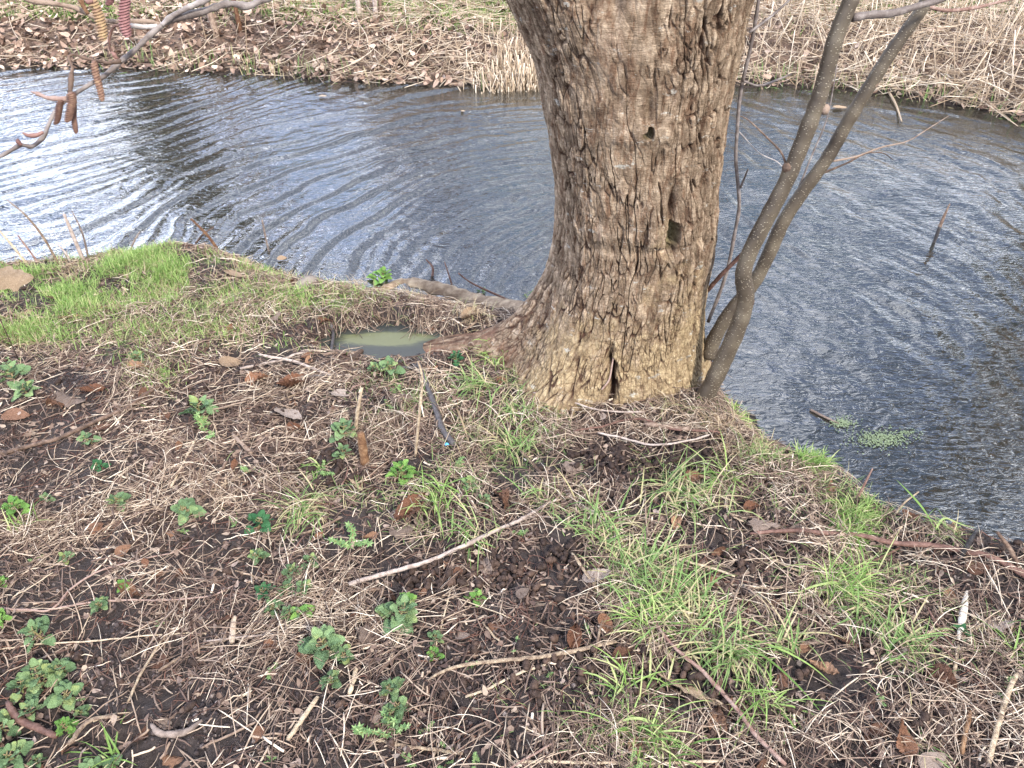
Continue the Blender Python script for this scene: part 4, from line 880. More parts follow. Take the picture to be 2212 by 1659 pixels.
NET = [ # x, y, width px, tone, label
 (870, 1018, 84, 'nettlebright', 'bright yellow green nettle just right of the broken stake'), (262, 1075, 66, '', 'nettle with a yellowing lower leaf on the mud at mid left'),
 (412, 1095, 64, '', 'grey green nettle right of the yellowing one at mid left'), (558, 1128, 66, 'nettledark', 'dark compact nettle beside the tuft of thin grass'),
 (46, 1098, 60, 'nettlebright', 'light green nettle near the left edge above the long reddish twigs'), (104, 1078, 22, '', 'tiny nettle seedling on dark mud near the left edge'),
 (222, 1004, 44, 'nettledark', 'small dark nettle under the long leaning branch at left'), (200, 950, 34, '', 'small nettle beside the long leaning branch at left'),
 (432, 885, 84, '', 'loose greyish nettle below the end of the long leaning branch'), (738, 935, 66, '', 'tall thin nettle just left of the broken stake'),
 (742, 975, 50, '', 'lower shoot of nettle at the foot of the tall thin one'), (1131, 762, 48, 'nettledark', 'dark green nettle tucked between two roots of the trunk'),
 (852, 1325, 92, '', 'large pale nettle near the lower end of the diagonal grey branch'), (878, 1298, 50, 'nettlebright', 'fresh green nettle tip growing beside the large pale nettle'),
 (700, 1385, 100, '', 'largest grey green nettle at lower centre left'), (742, 1408, 62, '', 'nettle touching the right side of the largest one'),
 (717, 1462, 66, '', 'pale nettle below the largest one'), (566, 1195, 42, '', 'small nettle above the dense cluster'), (668, 1212, 44, '', 'nettle at the upper right of the dense cluster'),
 (632, 1240, 48, '', 'nettle in the upper middle of the dense cluster'), (575, 1272, 54, 'nettledark', 'dark nettle at the left of the dense cluster'), (616, 1270, 56, '', 'nettle in the middle of the dense cluster'),
 (652, 1268, 48, '', 'nettle at the right of the dense cluster'), (592, 1308, 50, '', 'nettle at the lower left of the dense cluster'), (634, 1325, 50, '', 'nettle at the bottom of the dense cluster'),
 (660, 1322, 40, 'nettlebright', 'bright small nettle at the lower right of the dense cluster'), (273, 1258, 42, 'nettlebright', 'small bright nettle above the long reddish twig at left'),
 (220, 1302, 44, '', 'small nettle below the long reddish twig at left'), (96, 1362, 80, '', 'mid sized dark nettle on the mud at lower left'), (8, 1328, 44, 'nettlebright', 'light nettle cut by the left edge, above the dark mid sized one'),
 (4, 1258, 40, 'nettlebright', 'yellowish nettle cut by the left edge, highest of those there'), (142, 1432, 76, '', 'top nettle of the big clump in the lower left corner'), (92, 1470, 84, '', 'middle nettle of the big clump in the lower left corner'),
 (50, 1480, 66, '', 'left nettle of the big clump in the lower left corner'), (145, 1492, 76, '', 'right nettle of the big clump in the lower left corner'), (70, 1528, 70, '', 'lower nettle of the big clump in the lower left corner'),
 (182, 1528, 50, '', 'small nettle at the right end of the big clump in the lower left corner'), (150, 1570, 52, 'nettlebright', 'yellowish nettle just under the big clump in the lower left corner'),
 (12, 1560, 74, '', 'pale nettle on the left edge under the big clump'), (36, 1622, 76, '', 'nettle at the very bottom left corner'), (80, 1640, 44, '', 'small nettle beside the brown stick at the bottom left corner'),
 (232, 1650, 100, '', 'nettle with narrow tips cut by the bottom edge at left'), (852, 1480, 56, '', 'top leaves of the tall column of nettles at bottom centre'), (858, 1520, 62, '', 'middle leaves of the column of nettles at bottom centre'),
 (850, 1556, 54, '', 'bottom leaves of the column of nettles at bottom centre'), (940, 1372, 46, '', 'yellow green nettle right of the large pale one'), (945, 1412, 44, 'nettlebright', 'light nettle below the yellow green one'),
 (1020, 1045, 46, '', 'small nettle among thin grass right of the bright one'), (1045, 1080, 42, '', 'small nettle lower among thin grass right of the bright one'), (1026, 1290, 36, 'nettlebright', 'tiny pale nettle below the diagonal grey branch'),
 (144, 1200, 38, '', 'small faded nettle alone at left below the yellowing one'), (850, 765 + 32, 40, '', 'small nettle under the front edge of the puddle'), (812, 795, 36, '', 'small nettle just left under the puddle edge'),
 (36, 812, 74, '', 'soft nettle at the left edge where turf meets mud'), (62, 845, 56, '', 'second nettle at the left edge below the turf'), (300, 770, 44, '', 'nettle half hidden in turf left of the puddle'),
 (985, 775, 44, 'nettledark', 'dark nettle in the grass tuft left of the trunk foot'), (815, 590, 50, 'nettlebright', 'bright leafy plant on the far brink of the bank above the roots'), (1045, 622, 42, '', 'pale leafy plant at the water edge left of the trunk'),
 (2075, 1372, 36, 'nettledark', 'small dark plant beside the bleached splinter'), (200, 1620 - 130, 0, '', '')]
NET = [n for n in NET if n[2] > 0]
for i, (x, y, w, tone, lab) in enumerate(NET):
    me = NP[i % 5] if w > 40 else NP[[3, 5][i % 2]]
    p = GH(x, y); dep = p[1] * cp + (CH - p[2]) * sp
    wid = max(v.co.x for v in me[0].vertices) - min(v.co.x for v in me[0].vertices)
    s = w / F * dep / wid
    plant('nettle', lab, 'nettle', 'young nettles growing on the bank', (x, y + w * .25), [('foliage', me[0]), ('stem', me[1])], s * .95, tone or None)

# small whorled weeds (cleavers)
def weed_proto(seed, nodes, size):
    q = np.random.default_rng(seed); L = []; St = []; tv, tf = leaf_shape(.36, 5, 3, -.2, 0, .2, seed)
    for s_ in range(3):
        p = np.zeros(3) + np.append(q.normal(0, size * .35, 2), 0); d = np.append(q.normal(0, .6, 2), 1); pts = [p]
        for i in range(nodes):
            p = p + d / np.linalg.norm(d) * size * .45; d = d + np.append(q.normal(0, .5, 2), 0); pts.append(p)
            a0 = q.uniform(0, 6.28)
            for k in range(6): L.append((leaf_inst(tv, size * q.uniform(.4, .6) * (1 - .3 * i / nodes), a0 + k * 1.047, q.normal(-.1, .25), 0, p), [tf]))
        St.append(tube1(pts, [.0009] * len(pts), 4, 2))
    return join(L), join(St)
WP = []
for i in range(3):
    fo, st_ = weed_proto(300 + i, 3 + i, .024); fm = mk('foliage', fo[0], fo[1], M['weed']); sm_ = mk('stem', st_[0], st_[1], M['stemgreen']); WP.append((fm.data, sm_.data)); bpy.data.objects.remove(fm); bpy.data.objects.remove(sm_)
WEED = [(590, 1455, 50, 'isolated cleavers seedling below the dense nettle cluster'), (800, 1565, 90, 'spreading cleavers left of the column of nettles at bottom centre'), (845, 1590, 80, 'cleavers under the column of nettles at bottom centre'),
 (925, 1570, 46, 'cleavers right of the column of nettles at bottom centre'), (966, 1606, 30, 'narrow cleavers seedling at bottom centre'), (586, 1642, 24, 'tiny weed near the bottom edge'), (878, 1646, 48, 'weed cut by the bottom edge under the nettle column'),
 (958, 1652, 36, 'small weed on the bottom edge right of the nettle column'), (760, 1180, 80, 'bright green low weed right of the thin grass tuft'), (1265, 1358, 30, 'small weed beside the orange leaf at lower centre'), (1125, 1395, 36, 'weed right of the yellow green nettle'),
 (1326, 1495, 26, 'small round weed near the big pale leaf'), (1900, 1512, 34, 'lone little weed on dark mud at lower right'), (1218, 900, 36, 'upright cleavers in front of the trunk'), (1190, 940, 40, 'cleavers below the upright one in front of the trunk'), (1128, 1150, 44, 'yellow green tuft just under the tip of the diagonal branch'),
 (540, 1010, 40, 'small weed among straw at middle left'), (505, 1130, 26, 'tiny weed left of the dark compact nettle'), (395, 1150, 30, 'low weed beside cones at left'), (985, 1020, 60, 'loose weed right of the bright nettle'), (850, 890, 50, 'low green weed left of the black stick'),
 (858, 850, 44, 'weed above the grey leaf left of the black stick'), (455, 925, 70, 'mossy weed under the loose greyish nettle'), (1365, 895, 24, 'tiny weed at the foot of the trunk'), (1010, 905, 36, 'weed right of the black stick'), (75, 1205, 28, 'tiny weed at far left on the mud'),
 (350, 1350, 24, 'weed speck in the straw at lower left'), (30, 790, 50, 'weed in the turf edge at far left'), (1030, 1650, 40, 'weed at the bottom edge right of centre'), (1360, 1650, 50, 'pale weed at the bottom edge under the cut grass'), (2020, 1090, 26, 'tiny green sprout at the waterline at right'),
 (1180, 1455, 36, 'weed beside the long pale stalk'), (1020, 1440, 28, 'small sprig above the long pale stalk'), (1560, 1350, 30, 'sprig in the large grass tuft'), (2185, 1500, 60, 'weed at the lower right edge'), (705, 1020, 40, 'sprig left of the lower nettle shoot')]
for i, (x, y, w, lab) in enumerate(WEED):
    me = WP[i % 3]; p = GH(x, y); dep = p[1] * cp + (CH - p[2]) * sp; s = w / F * dep / .075
    plant('weed', lab, 'weed', 'small green weeds in the litter', (x, y + 4), [('foliage', me[0]), ('stem', me[1])], s)

# ------------------------------------------------------------------ grass tufts
def tuft(px, py, w, n, Lc, m_, label, wid=(.0018, .0034), az0=None, spread=.8, curv=(.7, 2.6)):
    p = GH(px, py); dep = p[1] * cp + (CH - p[2]) * sp; rad = w / F * dep / 2
    up = .025 if (m_ == 'drygrass' and 'root' in label) else 0
    P2 = p[:2] + rng.normal(0, .42, (n, 2)) * rad * np.array([spread, spread * .8])
    az = rng.uniform(0, 6.28) + rng.normal(0, 1.35, n)
    L = Lc * rng.uniform(.3, 1.25, n); v, f = blades(P2, L, rng.uniform(*wid, n), az, rng.uniform(*curv, n), lean=.65, zadd=up)
    o = mk('grass_tuft', v - p, f, M[m_]); o.location = tuple(p); tag(o, label, 'grass tuft', 'grass tufts on the bank'); return o
TUFT = [(1075, 770, 130, 150, .10, 'green', 'fresh green tuft leaning on the root left of the trunk'), (1040, 840, 170, 140, .13, 'greenmix', 'mixed green and straw tuft right of the black stick'), (1110, 900, 150, 120, .10, 'greenmix', 'arching grass in front of the left root'),
 (1110, 965, 110, 80, .10, 'greenmix', 'grass below the arching tuft, right of the black stick end'), (1745, 1003, 100, 620, .065, 'green', 'bright green cushion of grass at the waterline right of the trunk'), (1592, 900, 80, 420, .08, 'green', 'green tuft on the brink beside the sapling foot'),
 (1640, 985, 120, 330, .07, 'greenmix', 'thin grass on the brink between two bright tufts'), (1475, 1075, 230, 150, .15, 'greenmix', 'long arching grass tuft below the heap of cones'), (1560, 1040, 110, 60, .13, 'green', 'arching green blades right of the long tuft'),
 (665, 1100, 150, 75, .12, 'greenmix', 'thin tuft of grass beside the dark compact nettle'), (960, 1085, 150, 60, .13, 'green', 'sparse grass below the bright nettle'), (1020, 1160, 150, 60, .11, 'greenmix', 'sparse grass above the diagonal grey branch'),
 (1290, 1140, 200, 130, .12, 'greenmix', 'grass right of the tip of the diagonal branch'), (1370, 1230, 220, 220, .13, 'greenmix', 'upper part of the large straw and green grass swathe'), (1470, 1320, 260, 330, .13, 'greenmix', 'large central swathe of green and straw coloured grass'),
 (1560, 1410, 200, 160, .12, 'greenmix', 'lower right part of the large grass swathe'), (1400, 1350, 150, 110, .12, 'green', 'green blades on the left of the large grass swathe'), (1820, 1275, 200, 150, .13, 'green', 'green tuft right of the large swathe'),
 (1880, 1330, 170, 110, .11, 'greenmix', 'mixed tuft below the green one at right'), (1850, 1120, 130, 420, .06, 'green', 'short bright grass under the red branch at right'), (1830, 1165, 110, 260, .06, 'green', 'bright short grass just below the red branch'),
 (1960, 1400, 170, 90, .11, 'greenmix', 'thin grass left of the bleached splinter'), (1400, 1590, 170, 110, .12, 'green', 'broad bladed green tuft at bottom right of centre'), (1640, 1510, 180, 50, .13, 'green', 'long blades crossing the mud below the large swathe'),
 (2050, 1155, 90, 40, .09, 'greenmix', 'small tuft on the waterline at right'), (1770, 1060, 90, 70, .06, 'greenmix', 'grass under the bright cushion at the waterline'), (1180, 1085, 120, 60, .09, 'greenmix', 'sparse grass in front of the cones at centre'),
 (740, 665, 110, 120, .06, 'green', 'green tuft in dry grass above the puddle'), (345, 815, 60, 60, .05, 'green', 'small green tuft over the long leaning branch'), (1150, 642, 50, 60, .06, 'green', 'green tuft behind the left flank of the trunk'),
 (690, 1010, 50, 20, .10, 'green', 'few upright blades left of the broken stake'), (50, 1140, 80, 25, .10, 'green', 'few blades at the left edge below the light green nettle'), (250, 1640, 70, 18, .12, 'green', 'few blades over the nettle at the bottom left'),
 (2200, 1420, 80, 35, .12, 'green', 'long blade tuft at the right edge'), (1360, 1480, 150, 50, .12, 'green', 'blades left of the big pale leaf'), (1700, 1400, 160, 60, .12, 'greenmix', 'straggling blades between the swathe and the mud patch'),
 (640, 640, 90, 130, .05, 'green', 'soft turf tuft beside the grey old root'), (2010, 1620, 90, 30, .08, 'greenmix', 'thin grass near the bottom right leaves'), (1450, 880, 120, 120, .10, 'drygrass', 'dry pale grass hanging at the front right foot of the trunk'),
 (1560, 930, 130, 200, .10, 'drygrass', 'dry pale grass draped over the brink under the sapling'), (1590, 975, 110, 160, .09, 'drygrass', 'pale dry grass hanging toward the water at right'), (1010, 690, 140, 120, .08, 'drygrass', 'dry grass over the surface root'), (760, 610, 130, 110, .07, 'drygrass', 'dry grass on the old grey root'),
 (900, 640, 110, 110, .07, 'drygrass', 'dry grass between the two roots')]
for t_ in TUFT:
    tuft(t_[0], t_[1], t_[2], t_[3], t_[4], t_[5], t_[6], wid=(.0009, .002) if t_[5] == 'drygrass' else ((.0016, .003) if t_[4] < .08 else (.0018, .0050)))
# long single blades
def blade(label, pts, w, m_='green', lift=.0, Y=None, name='long_grass', cat='blade of grass', group=None):
    P = [GH(*p) for p in pts] if Y is None else [Vp(a, b, y) for (a, b), y in zip(pts, Y)]
    P = catmull(P, 6); n = len(P); s = np.linspace(0, 1, n)
    if Y is None: P[:, 2] += lift + .035 * np.sin(s * np.pi)
    T = np.gradient(P, axis=0); A = np.cross(T, [0, 0, 1]); A /= np.linalg.norm(A, axis=1, keepdims=True)
    ww = w / 2 * (1 - s ** 3) * np.minimum(1, .5 + s * 4)
    V = np.stack([P - A * ww[:, None], P - np.array([0, 0, .18]) * ww[:, None], P + A * ww[:, None]], 1).reshape(-1, 3)
    tag(mk(name, V, grid_faces(n, 3), M[m_]), label, cat, group)
blade('long green blade arching up over the water at right', [(2020, 1140), (1995, 1100), (1965, 1065), (1935, 1035)], .008, Y=[1.42, 1.44, 1.48, 1.52])
blade('green blade bending right over the red branch at right', [(2020, 1145), (2040, 1120), (2075, 1132), (2110, 1142)], .006, Y=[1.42, 1.44, 1.42, 1.40])
blade('wide green blade lying left of the green tuft at right', [(1850, 1268), (1780, 1278), (1705, 1288)], .009)
blade('long thin blade crossing the mud at lower right', [(1560, 1380), (1640, 1430), (1720, 1500), (1790, 1560)], .006)
blade('second long blade crossing the mud, just above the first', [(1580, 1370), (1660, 1410), (1740, 1450), (1800, 1480)], .006)
blade('broad blade curling left at the bottom centre right', [(1440, 1600), (1400, 1575), (1350, 1570), (1300, 1590)], .008)
blade('straw coloured blade arching beside the black stick', [(985, 880), (1000, 930), (1020, 980)], .006, 'drygrass')

# ------------------------------------------------------------------ alder cones
q = np.random.default_rng(5)
nu_, nv_ = 22, 26
uu = np.linspace(0.02, np.pi - .02, nu_)[:, None]; vv = np.linspace(0, 2 * np.pi, nv_, endpoint=False)[None]
rowp = uu / np.pi * 9
sc_ = np.abs(np.sin(rowp * np.pi)) ** .6 * (.55 + .45 * np.abs(np.cos((vv * 6.5 + np.floor(rowp) * np.pi) / 2)))
rr = .0068 * (np.sin(uu) ** .8) * (.52 + .55 * sc_)
cone_v = np.stack([rr * np.cos(vv), rr * np.sin(vv), .0095 * np.cos(uu) + 0 * vv], -1).reshape(-1, 3)
cone_f = grid_faces(nu_, nv_, True)
co = mk('alder_cone', cone_v, cone_f, M['cone']); cone_me = co.data; bpy.data.objects.remove(co)
CPn = near_points(1150, coned, inland=.05)
pxx, pyy, dpp = proj(CPn[:, 0], CPn[:, 1], np.zeros(len(CPn)))
vis = (pxx > 0) & (pxx < 2212) & (pyy < 1659); order = np.argsort(np.where(vis, dpp, 99)); CPn = CPn[order]; pxx = pxx[order]; pyy = pyy[order]
heap = rng.random(len(CPn)) < .35
for i in range(290):
    x, y = CPn[i]; o = bpy.data.objects.new('alder_cone', cone_me); COL.objects.link(o)
    s = rng.uniform(1.05, 1.6); o.scale = (s,) * 3; o.location = (x, y, float(HZ(x, y)) + .006 + (.008 if heap[i] else 0)); o.rotation_euler = tuple(rng.uniform(0, 6.28, 3))
    tag(o, 'small dark woody alder cone lying in the litter of the near bank', 'cone', 'loose alder cones on the near bank')
rest = CPn[290:]; N = len(rest)
v, f = merge(cone_v[:], cone_f, rotm(rng.uniform(0, 6.28, N), rng.uniform(0, 6.28, N), rng.uniform(0, 6.28, N), rng.uniform(1.05, 1.55, N)), np.column_stack([rest, HZ(rest[:, 0], rest[:, 1]) + .008]))
tag(mk('cone_litter', v, f, M['cone']), 'heaped alder cones round the foot of the trunk', None, None, 'stuff')

# ------------------------------------------------------------------ fallen leaves
LS = [leaf_shape(.55, 26, 11, .75, .05, .75, 11, .006, .6), leaf_shape(.68, 26, 11, .22, .03, .15, 12, .006, .2), leaf_shape(.5, 26, 11, -.8, .05, 1.0, 13, .008, -.8), leaf_shape(.75, 26, 11, .35, .05, -.3, 14, .005, .5, lobes=.14), leaf_shape(.30, 26, 9, .12, .0, .25, 15, .003, .2)]
LM = {}
for i, (tv, tf) in enumerate(LS):
    for mname in ('lorange', 'lgrey', 'lbrown', 'ltan'):
        sv, sf = tubes(np.array([[[-.62, 0, .02], [-.5, 0, 0], [-.2, 0, .002], [.2, 0, .002], [.48, 0, 0]]]) * 1.0, np.array([[.012, .014, .012, .008, .003]]), 4)
        zc = np.interp(sv[:, 0], tv[:, 0][4::11] if len(tv) % 11 == 0 else tv[:, 0][4::9], tv[:, 2][5::11][:26] if len(tv) % 11 == 0 else tv[:, 2][4::9])
        sv[:, 2] += zc
        V_, F_ = join([(tv, [tf]), (sv, sf)]); o = mk('fallen_leaf', V_, F_, M[mname]); LM[(i, mname)] = o.data; bpy.data.objects.remove(o)
def leaf(x, y, w, sh, m_, rot, label, tilt=.25, group='fallen leaves on the near bank', up=.0):
    p = GH(x, y); dep = p[1] * cp + (CH - p[2]) * sp; s = w / F * dep * .84
    o = bpy.data.objects.new('fallen_leaf', LM[(sh, m_)]); COL.objects.link(o); o.location = (p[0], p[1], max(p[2], WZ) + .008 + up + s * .06)
    o.rotation_euler = (rng.normal(0, tilt), rng.normal(0, tilt), R(rot)); o.scale = (s,) * 3; tag(o, label, 'leaf', group); return o
LF = [(636, 842, 100, 0, 'lorange', 60, 'large curled orange leaf standing up left of the black stick'), (628, 905, 90, 1, 'lgrey', -35, 'flat grey leaf below the large orange one'), (640, 932, 55, 2, 'lorange', 10, 'dark red curled leaf under the flat grey one'),
 (870, 866, 66, 3, 'lgrey', 20, 'grey papery leaf beside the black stick'), (742, 858, 60, 1, 'lgrey', 0, 'thin grey leaf between the orange leaf and the black stick'), (560, 825, 70, 2, 'lorange', 30, 'narrow tan orange leaf at the upper middle left'),
 (892, 1112, 110, 0, 'lorange', 55, 'large crumpled orange red leaf at the centre'), (870, 1150, 70, 3, 'lgrey', 10, 'grey leaf under the crumpled orange red one'), (1460, 1130, 52, 2, 'lorange', 70, 'curled orange leaf under the arching grass'),
 (1290, 1252, 80, 1, 'lgrey', 15, 'rounded grey brown leaf on the left of the large grass swathe'), (1490, 1505, 190, 4, 'ltan', -28, 'big long pale leaf lying at lower centre right'), (1240, 1378, 75, 2, 'lorange', 80, 'upright narrow orange leaf left of the grass swathe'),
 (1308, 1358, 62, 0, 'lorange', -60, 'curled orange leaf among the blades left of the swathe'), (1549, 1560, 88, 2, 'lbrown', 85, 'withered brown leaf under the big pale leaf'), (1776, 1456, 76, 0, 'lorange', -40, 'reddish brown leaf on dark mud at lower right'),
 (2040, 1482, 100, 2, 'lbrown', -62, 'folded russet leaf at the lower right'), (1942, 1602, 92, 0, 'lorange', 80, 'bright orange folded leaf in the bottom right group'), (1905, 1592, 66, 2, 'lbrown', -30, 'brown leaf left of the bright orange one at the bottom right'),
 (1378, 1612, 66, 2, 'lorange', 50, 'tan orange leaf under the broad bladed tuft at the bottom'), (2012, 1650, 80, 1, 'lgrey', 20, 'grey brown leaf on the bottom edge at right'), (1650, 1145, 80, 3, 'lgrey', 5, 'flat grey leaf with a cone on it near the red branch'),
 (1716, 1150, 40, 1, 'lgrey', 50, 'small grey leaf right of the flat one near the red branch'), (1625, 1100, 50, 2, 'lorange', 10, 'small orange leaf above the flat grey one'), (160, 868, 80, 3, 'lgrey', -20, 'grey oak-like leaf at upper left of the mud'),
 (205, 852, 60, 0, 'lorange', 10, 'orange brown leaf right of the grey one at upper left'), (118, 880, 70, 2, 'lbrown', 160, 'brown curled leaf left of the grey one at upper left'), (500, 790, 60, 1, 'ltan', 30, 'tan leaf below the turf at left'), (578, 655, 44, 4, 'ltan', -25, 'small whitish leaf in the turf left of the grey root'),
 (590, 690, 55, 3, 'lgrey', 30, 'greyish leaf in dry grass left of the puddle'), (692, 672, 46, 3, 'lgrey', 0, 'crinkled grey leaf above the puddle at left'), (1015, 690, 66, 0, 'ltan', 60, 'tan leaf leaning on the root near the trunk'), (985, 665, 44, 2, 'lbrown', 20, 'brown leaf above the puddle at right'),
 (1085, 1082, 70, 2, 'lbrown', -70, 'brown twisted leaf at the centre right of the sparse grass'), (116, 650, 30, 1, 'lbrown', 0, 'small brown leaf in the turf at left'), (155, 690, 52, 4, 'lorange', 10, 'long orange tan leaf in the turf at left'), (48, 682, 55, 3, 'ltan', 40, 'pale torn leaf in the turf at far left'),
 (225, 675, 30, 0, 'lorange', 60, 'small russet leaf in the turf'), (345, 575, 34, 1, 'ltan', 30, 'small pale leaf near the far brink of the turf'), (510, 600, 80, 4, 'ltan', -35, 'long pale strip of leaf lying on the turf near the brink'), (610, 560, 26, 1, 'ltan', 0, 'tiny pale leaf at the brink of the turf'),
 (805, 1385, 80, 3, 'lgrey', 0, 'large mottled grey brown leaf right of the biggest nettle'), (770, 1342, 46, 0, 'lbrown', 20, 'rolled brown leaf right of the biggest nettle'), (1130, 1290, 40, 1, 'lgrey', 30, 'faded leaf below the diagonal grey branch'), (1050, 1225, 60, 2, 'lgrey', 100, 'narrow grey leaf crossing under the diagonal branch'),
 (1240, 1015, 60, 3, 'lgrey', 20, 'grey leaf in the litter in front of the trunk'), (1120, 1090, 50, 1, 'ltan', -20, 'tan leaf near the twisted brown one'), (395, 1245, 40, 2, 'lorange', 0, 'small orange leaf above the long reddish twig'), (690, 1165, 34, 0, 'lorange', 30, 'small orange leaf near the thin grass'),
 (300, 800, 60, 2, 'lorange', 10, 'orange brown leaf at the edge of the turf'), (225, 930, 50, 1, 'lbrown', 40, 'brown leaf on the mud above the long leaning branch'), (40, 905, 70, 1, 'lbrown', 0, 'brown leaf at the left edge above the long leaning branch'), (1870, 1600, 40, 1, 'lbrown', 100, 'small brown leaf in the bottom right group'),
 (1740, 1405, 44, 2, 'lbrown', 20, 'dark leaf on the mud below the right tuft'), (1830, 1395, 80, 4, 'lbrown', -20, 'narrow brown leaf at right on the mud'), (1690, 1470, 44, 3, 'lbrown', 80, 'dull leaf in the mud at lower right'), (1415, 1250, 50, 1, 'lbrown', 0, 'brown leaf half hidden in the grass swathe'),
 (2150, 1350, 80, 3, 'lgrey', -20, 'grey brown leaf near the right edge'), (2110, 1235, 60, 1, 'lbrown', 0, 'brown leaf below the red branch at the right'), (1790, 1015 + 40, 40, 0, 'lorange', 80, 'tiny russet leaf under the bright cushion of grass'), (510, 1010, 36, 0, 'lorange', 100, 'small rusty leaf beside a short stick at middle left'),
 (770, 1055, 60, 4, 'ltan', -40, 'pale flat splinter-like leaf below the broken stake'), (1500, 1040, 60, 2, 'lbrown', 0, 'brown leaf among the arching grass'), (1350, 1420, 70, 2, 'lbrown', 20, 'brown leaf left of the lower swathe'), (1000, 1380, 40, 1, 'lgrey', 0, 'dull leaf right of the light nettle'),
 (930, 720, 30, 0, 'lorange', 0, 'small orange leaf floating at the far rim of the puddle'), (700, 700, 44, 2, 'lbrown', 10, 'brown leaf at the left rim of the puddle'), (1165, 790, 34, 0, 'lorange', 30, 'small orange brown leaf in the nook under the left root'), (1650, 1660, 60, 2, 'lbrown', 30, 'brown leaf on the bottom edge')]
for i, a in enumerate(LF): leaf(*a)
# more leaves nothing tells apart
LP = near_points(110, lambda x, y: np.clip(.5 + .5 * (y > 780), 0, 1) * (1 - .5 * turf(x, y)), inland=.05)
for i, (x, y) in enumerate(LP):
    mname = ['lbrown', 'lgrey', 'lbrown', 'lorange', 'lbrown'][i % 5]; s = rng.uniform(.018, .056)
    o = bpy.data.objects.new('fallen_leaf', LM[(int(rng.integers(0, 4)), mname)]); COL.objects.link(o); o.location = (x, y, float(HZ(x, y)) + .008); o.scale = (s,) * 3
    o.rotation_euler = (rng.normal(0, .4), rng.normal(0, .4), rng.uniform(0, 6.28)); tag(o, 'small withered leaf fragment half buried in the litter', 'leaf', 'withered leaf fragments in the litter')
# leaves in and on the water
for (x, y, w, sh, mm, rt, lab) in [(697, 208, 18, 1, 'ltan', 10, 'pale leaf floating on the ripples near the far bank'), (1000, 240, 10, 1, 'ltan', 0, 'tiny pale leaf floating near the far bank'), (1815, 233, 30, 1, 'ltan', 0, 'tan leaf floating between the saplings and far reeds'), (1755, 1000 - 18, 1, 0, 'lbrown', 0, '')]:
    if lab:
        p = G(x, y, WZ + .01); o = bpy.data.objects.new('floating_leaf', LM[(sh, mm)]); COL.objects.link(o); o.location = tuple(p); o.scale = (w / F * (p[1] * cp + 1.85 * sp),) * 3; o.rotation_euler = (0, 0, R(rt)); tag(o, lab, 'leaf')
for (x, y, w, sh, mm, rt, lab) in [(2110, 1020, 60, 1, 'lorange', 30, 'blurred orange brown leaf under the water surface at right'), (2190, 1130, 50, 3, 'lorange', 10, 'orange leaf just under water at the right edge'), (2080, 1060, 50, 3, 'ltan', 80, 'pale brown leaf under water near the brink at right'), (1620, 960, 40, 1, 'lbrown', 0, 'dark sunken leaf beside the brink')]:
    p = G(x, y, WZ - .025); o = bpy.data.objects.new('sunken_leaf', LM[(sh, mm)]); COL.objects.link(o); o.location = tuple(p); o.scale = (w / F * (p[1] * cp + 1.85 * sp),) * 3; o.rotation_euler = (.1, .1, R(rt)); tag(o, lab, 'leaf')
# leaf held up close at the left edge on a bent stem
o = bpy.data.objects.new('hanging_leaf', LM[(3, 'ltan')]); COL.objects.link(o); o.location = tuple(Dp(28, 598, 1.5)); o.scale = (.075,) * 3; o.rotation_euler = (R(25), R(15), R(10)); tag(o, 'pale brown leaf held up on a bent stalk at the left edge', 'leaf')
sx = tube1([(-.55, 0, .02), (-.7, .1, -.6), (-.9, .2, -2.2), (-1.0, .3, -5.2)], [.012, .012, .014, .016], 6, 5); c_ = mk('stalk', sx[0], sx[1], M['brownwood']); c_.parent = o

# ------------------------------------------------------------------ sticks and stalks
def stick(label, pts, w, m_, name='stick', cat='stick', group=None, stubs=(), lift=.004, k=9, rough=.12, ends=.7):
    P = np.array([GH(*p) for p in pts]); dep = P[:, 1] * cp + (CH - P[:, 2]) * sp; r = np.array([w] * len(P), float) / 2 / F * dep
    if isinstance(w, (list, tuple)): r = np.array(w) / 2 / F * dep
    r = r * .78
    P[:, 2] = .5 * P[:, 2] + .5 * P[:, 2].mean() if P[:, 2].ptp() < .06 else P[:, 2]
    C = catmull(P, 6); hz = np.maximum(HZ(C[:, 0], C[:, 1]), WZ); C[:, 2] = np.maximum(C[:, 2], hz - .001)
    for _ in range(6): C[1:-1, 2] = .25 * C[:-2, 2] + .5 * C[1:-1, 2] + .25 * C[2:, 2]
    C[:, 2] += r.mean() + lift
    r_ = np.interp(np.linspace(0, 1, len(C)), np.linspace(0, 1, len(r)), r) * (1 + rough * rng.normal(0, .5, len(C))); r_[-1] *= ends; r_[0] *= ends
    C += rng.normal(0, .0006, C.shape) * (1 if w is not None else 1)
    v, f = tubes(C[None], r_[None], k, .55 if m_ in ('pale', 'straw', 'white') else 1); org = C[0].copy()
    o = mk(name, v - org, f, M[m_]); o.location = tuple(org); tag(o, label, cat, group)
    for sp_ in stubs:
        Q = np.array([GH(*p) for p in sp_]); Q[:, 2] += .012; rr0 = r.mean() * .55
        v, f = tube1(list(Q - org), [rr0, rr0 * .8, rr0 * .5][:max(2, len(Q))], 6, 5, .1); c = mk('twig', v, f, M[m_]); c.parent = o
    return o
stick('smooth black wet stick lying toward the viewer left of the trunk', [(903, 790), (915, 820), (932, 865), (944, 900), (955, 932), (970, 955), (982, 970)], [12, 14, 17, 18, 19, 20, 18], 'wetwood', stubs=[[(915, 808), (898, 796), (886, 790)]], k=14, lift=.006)
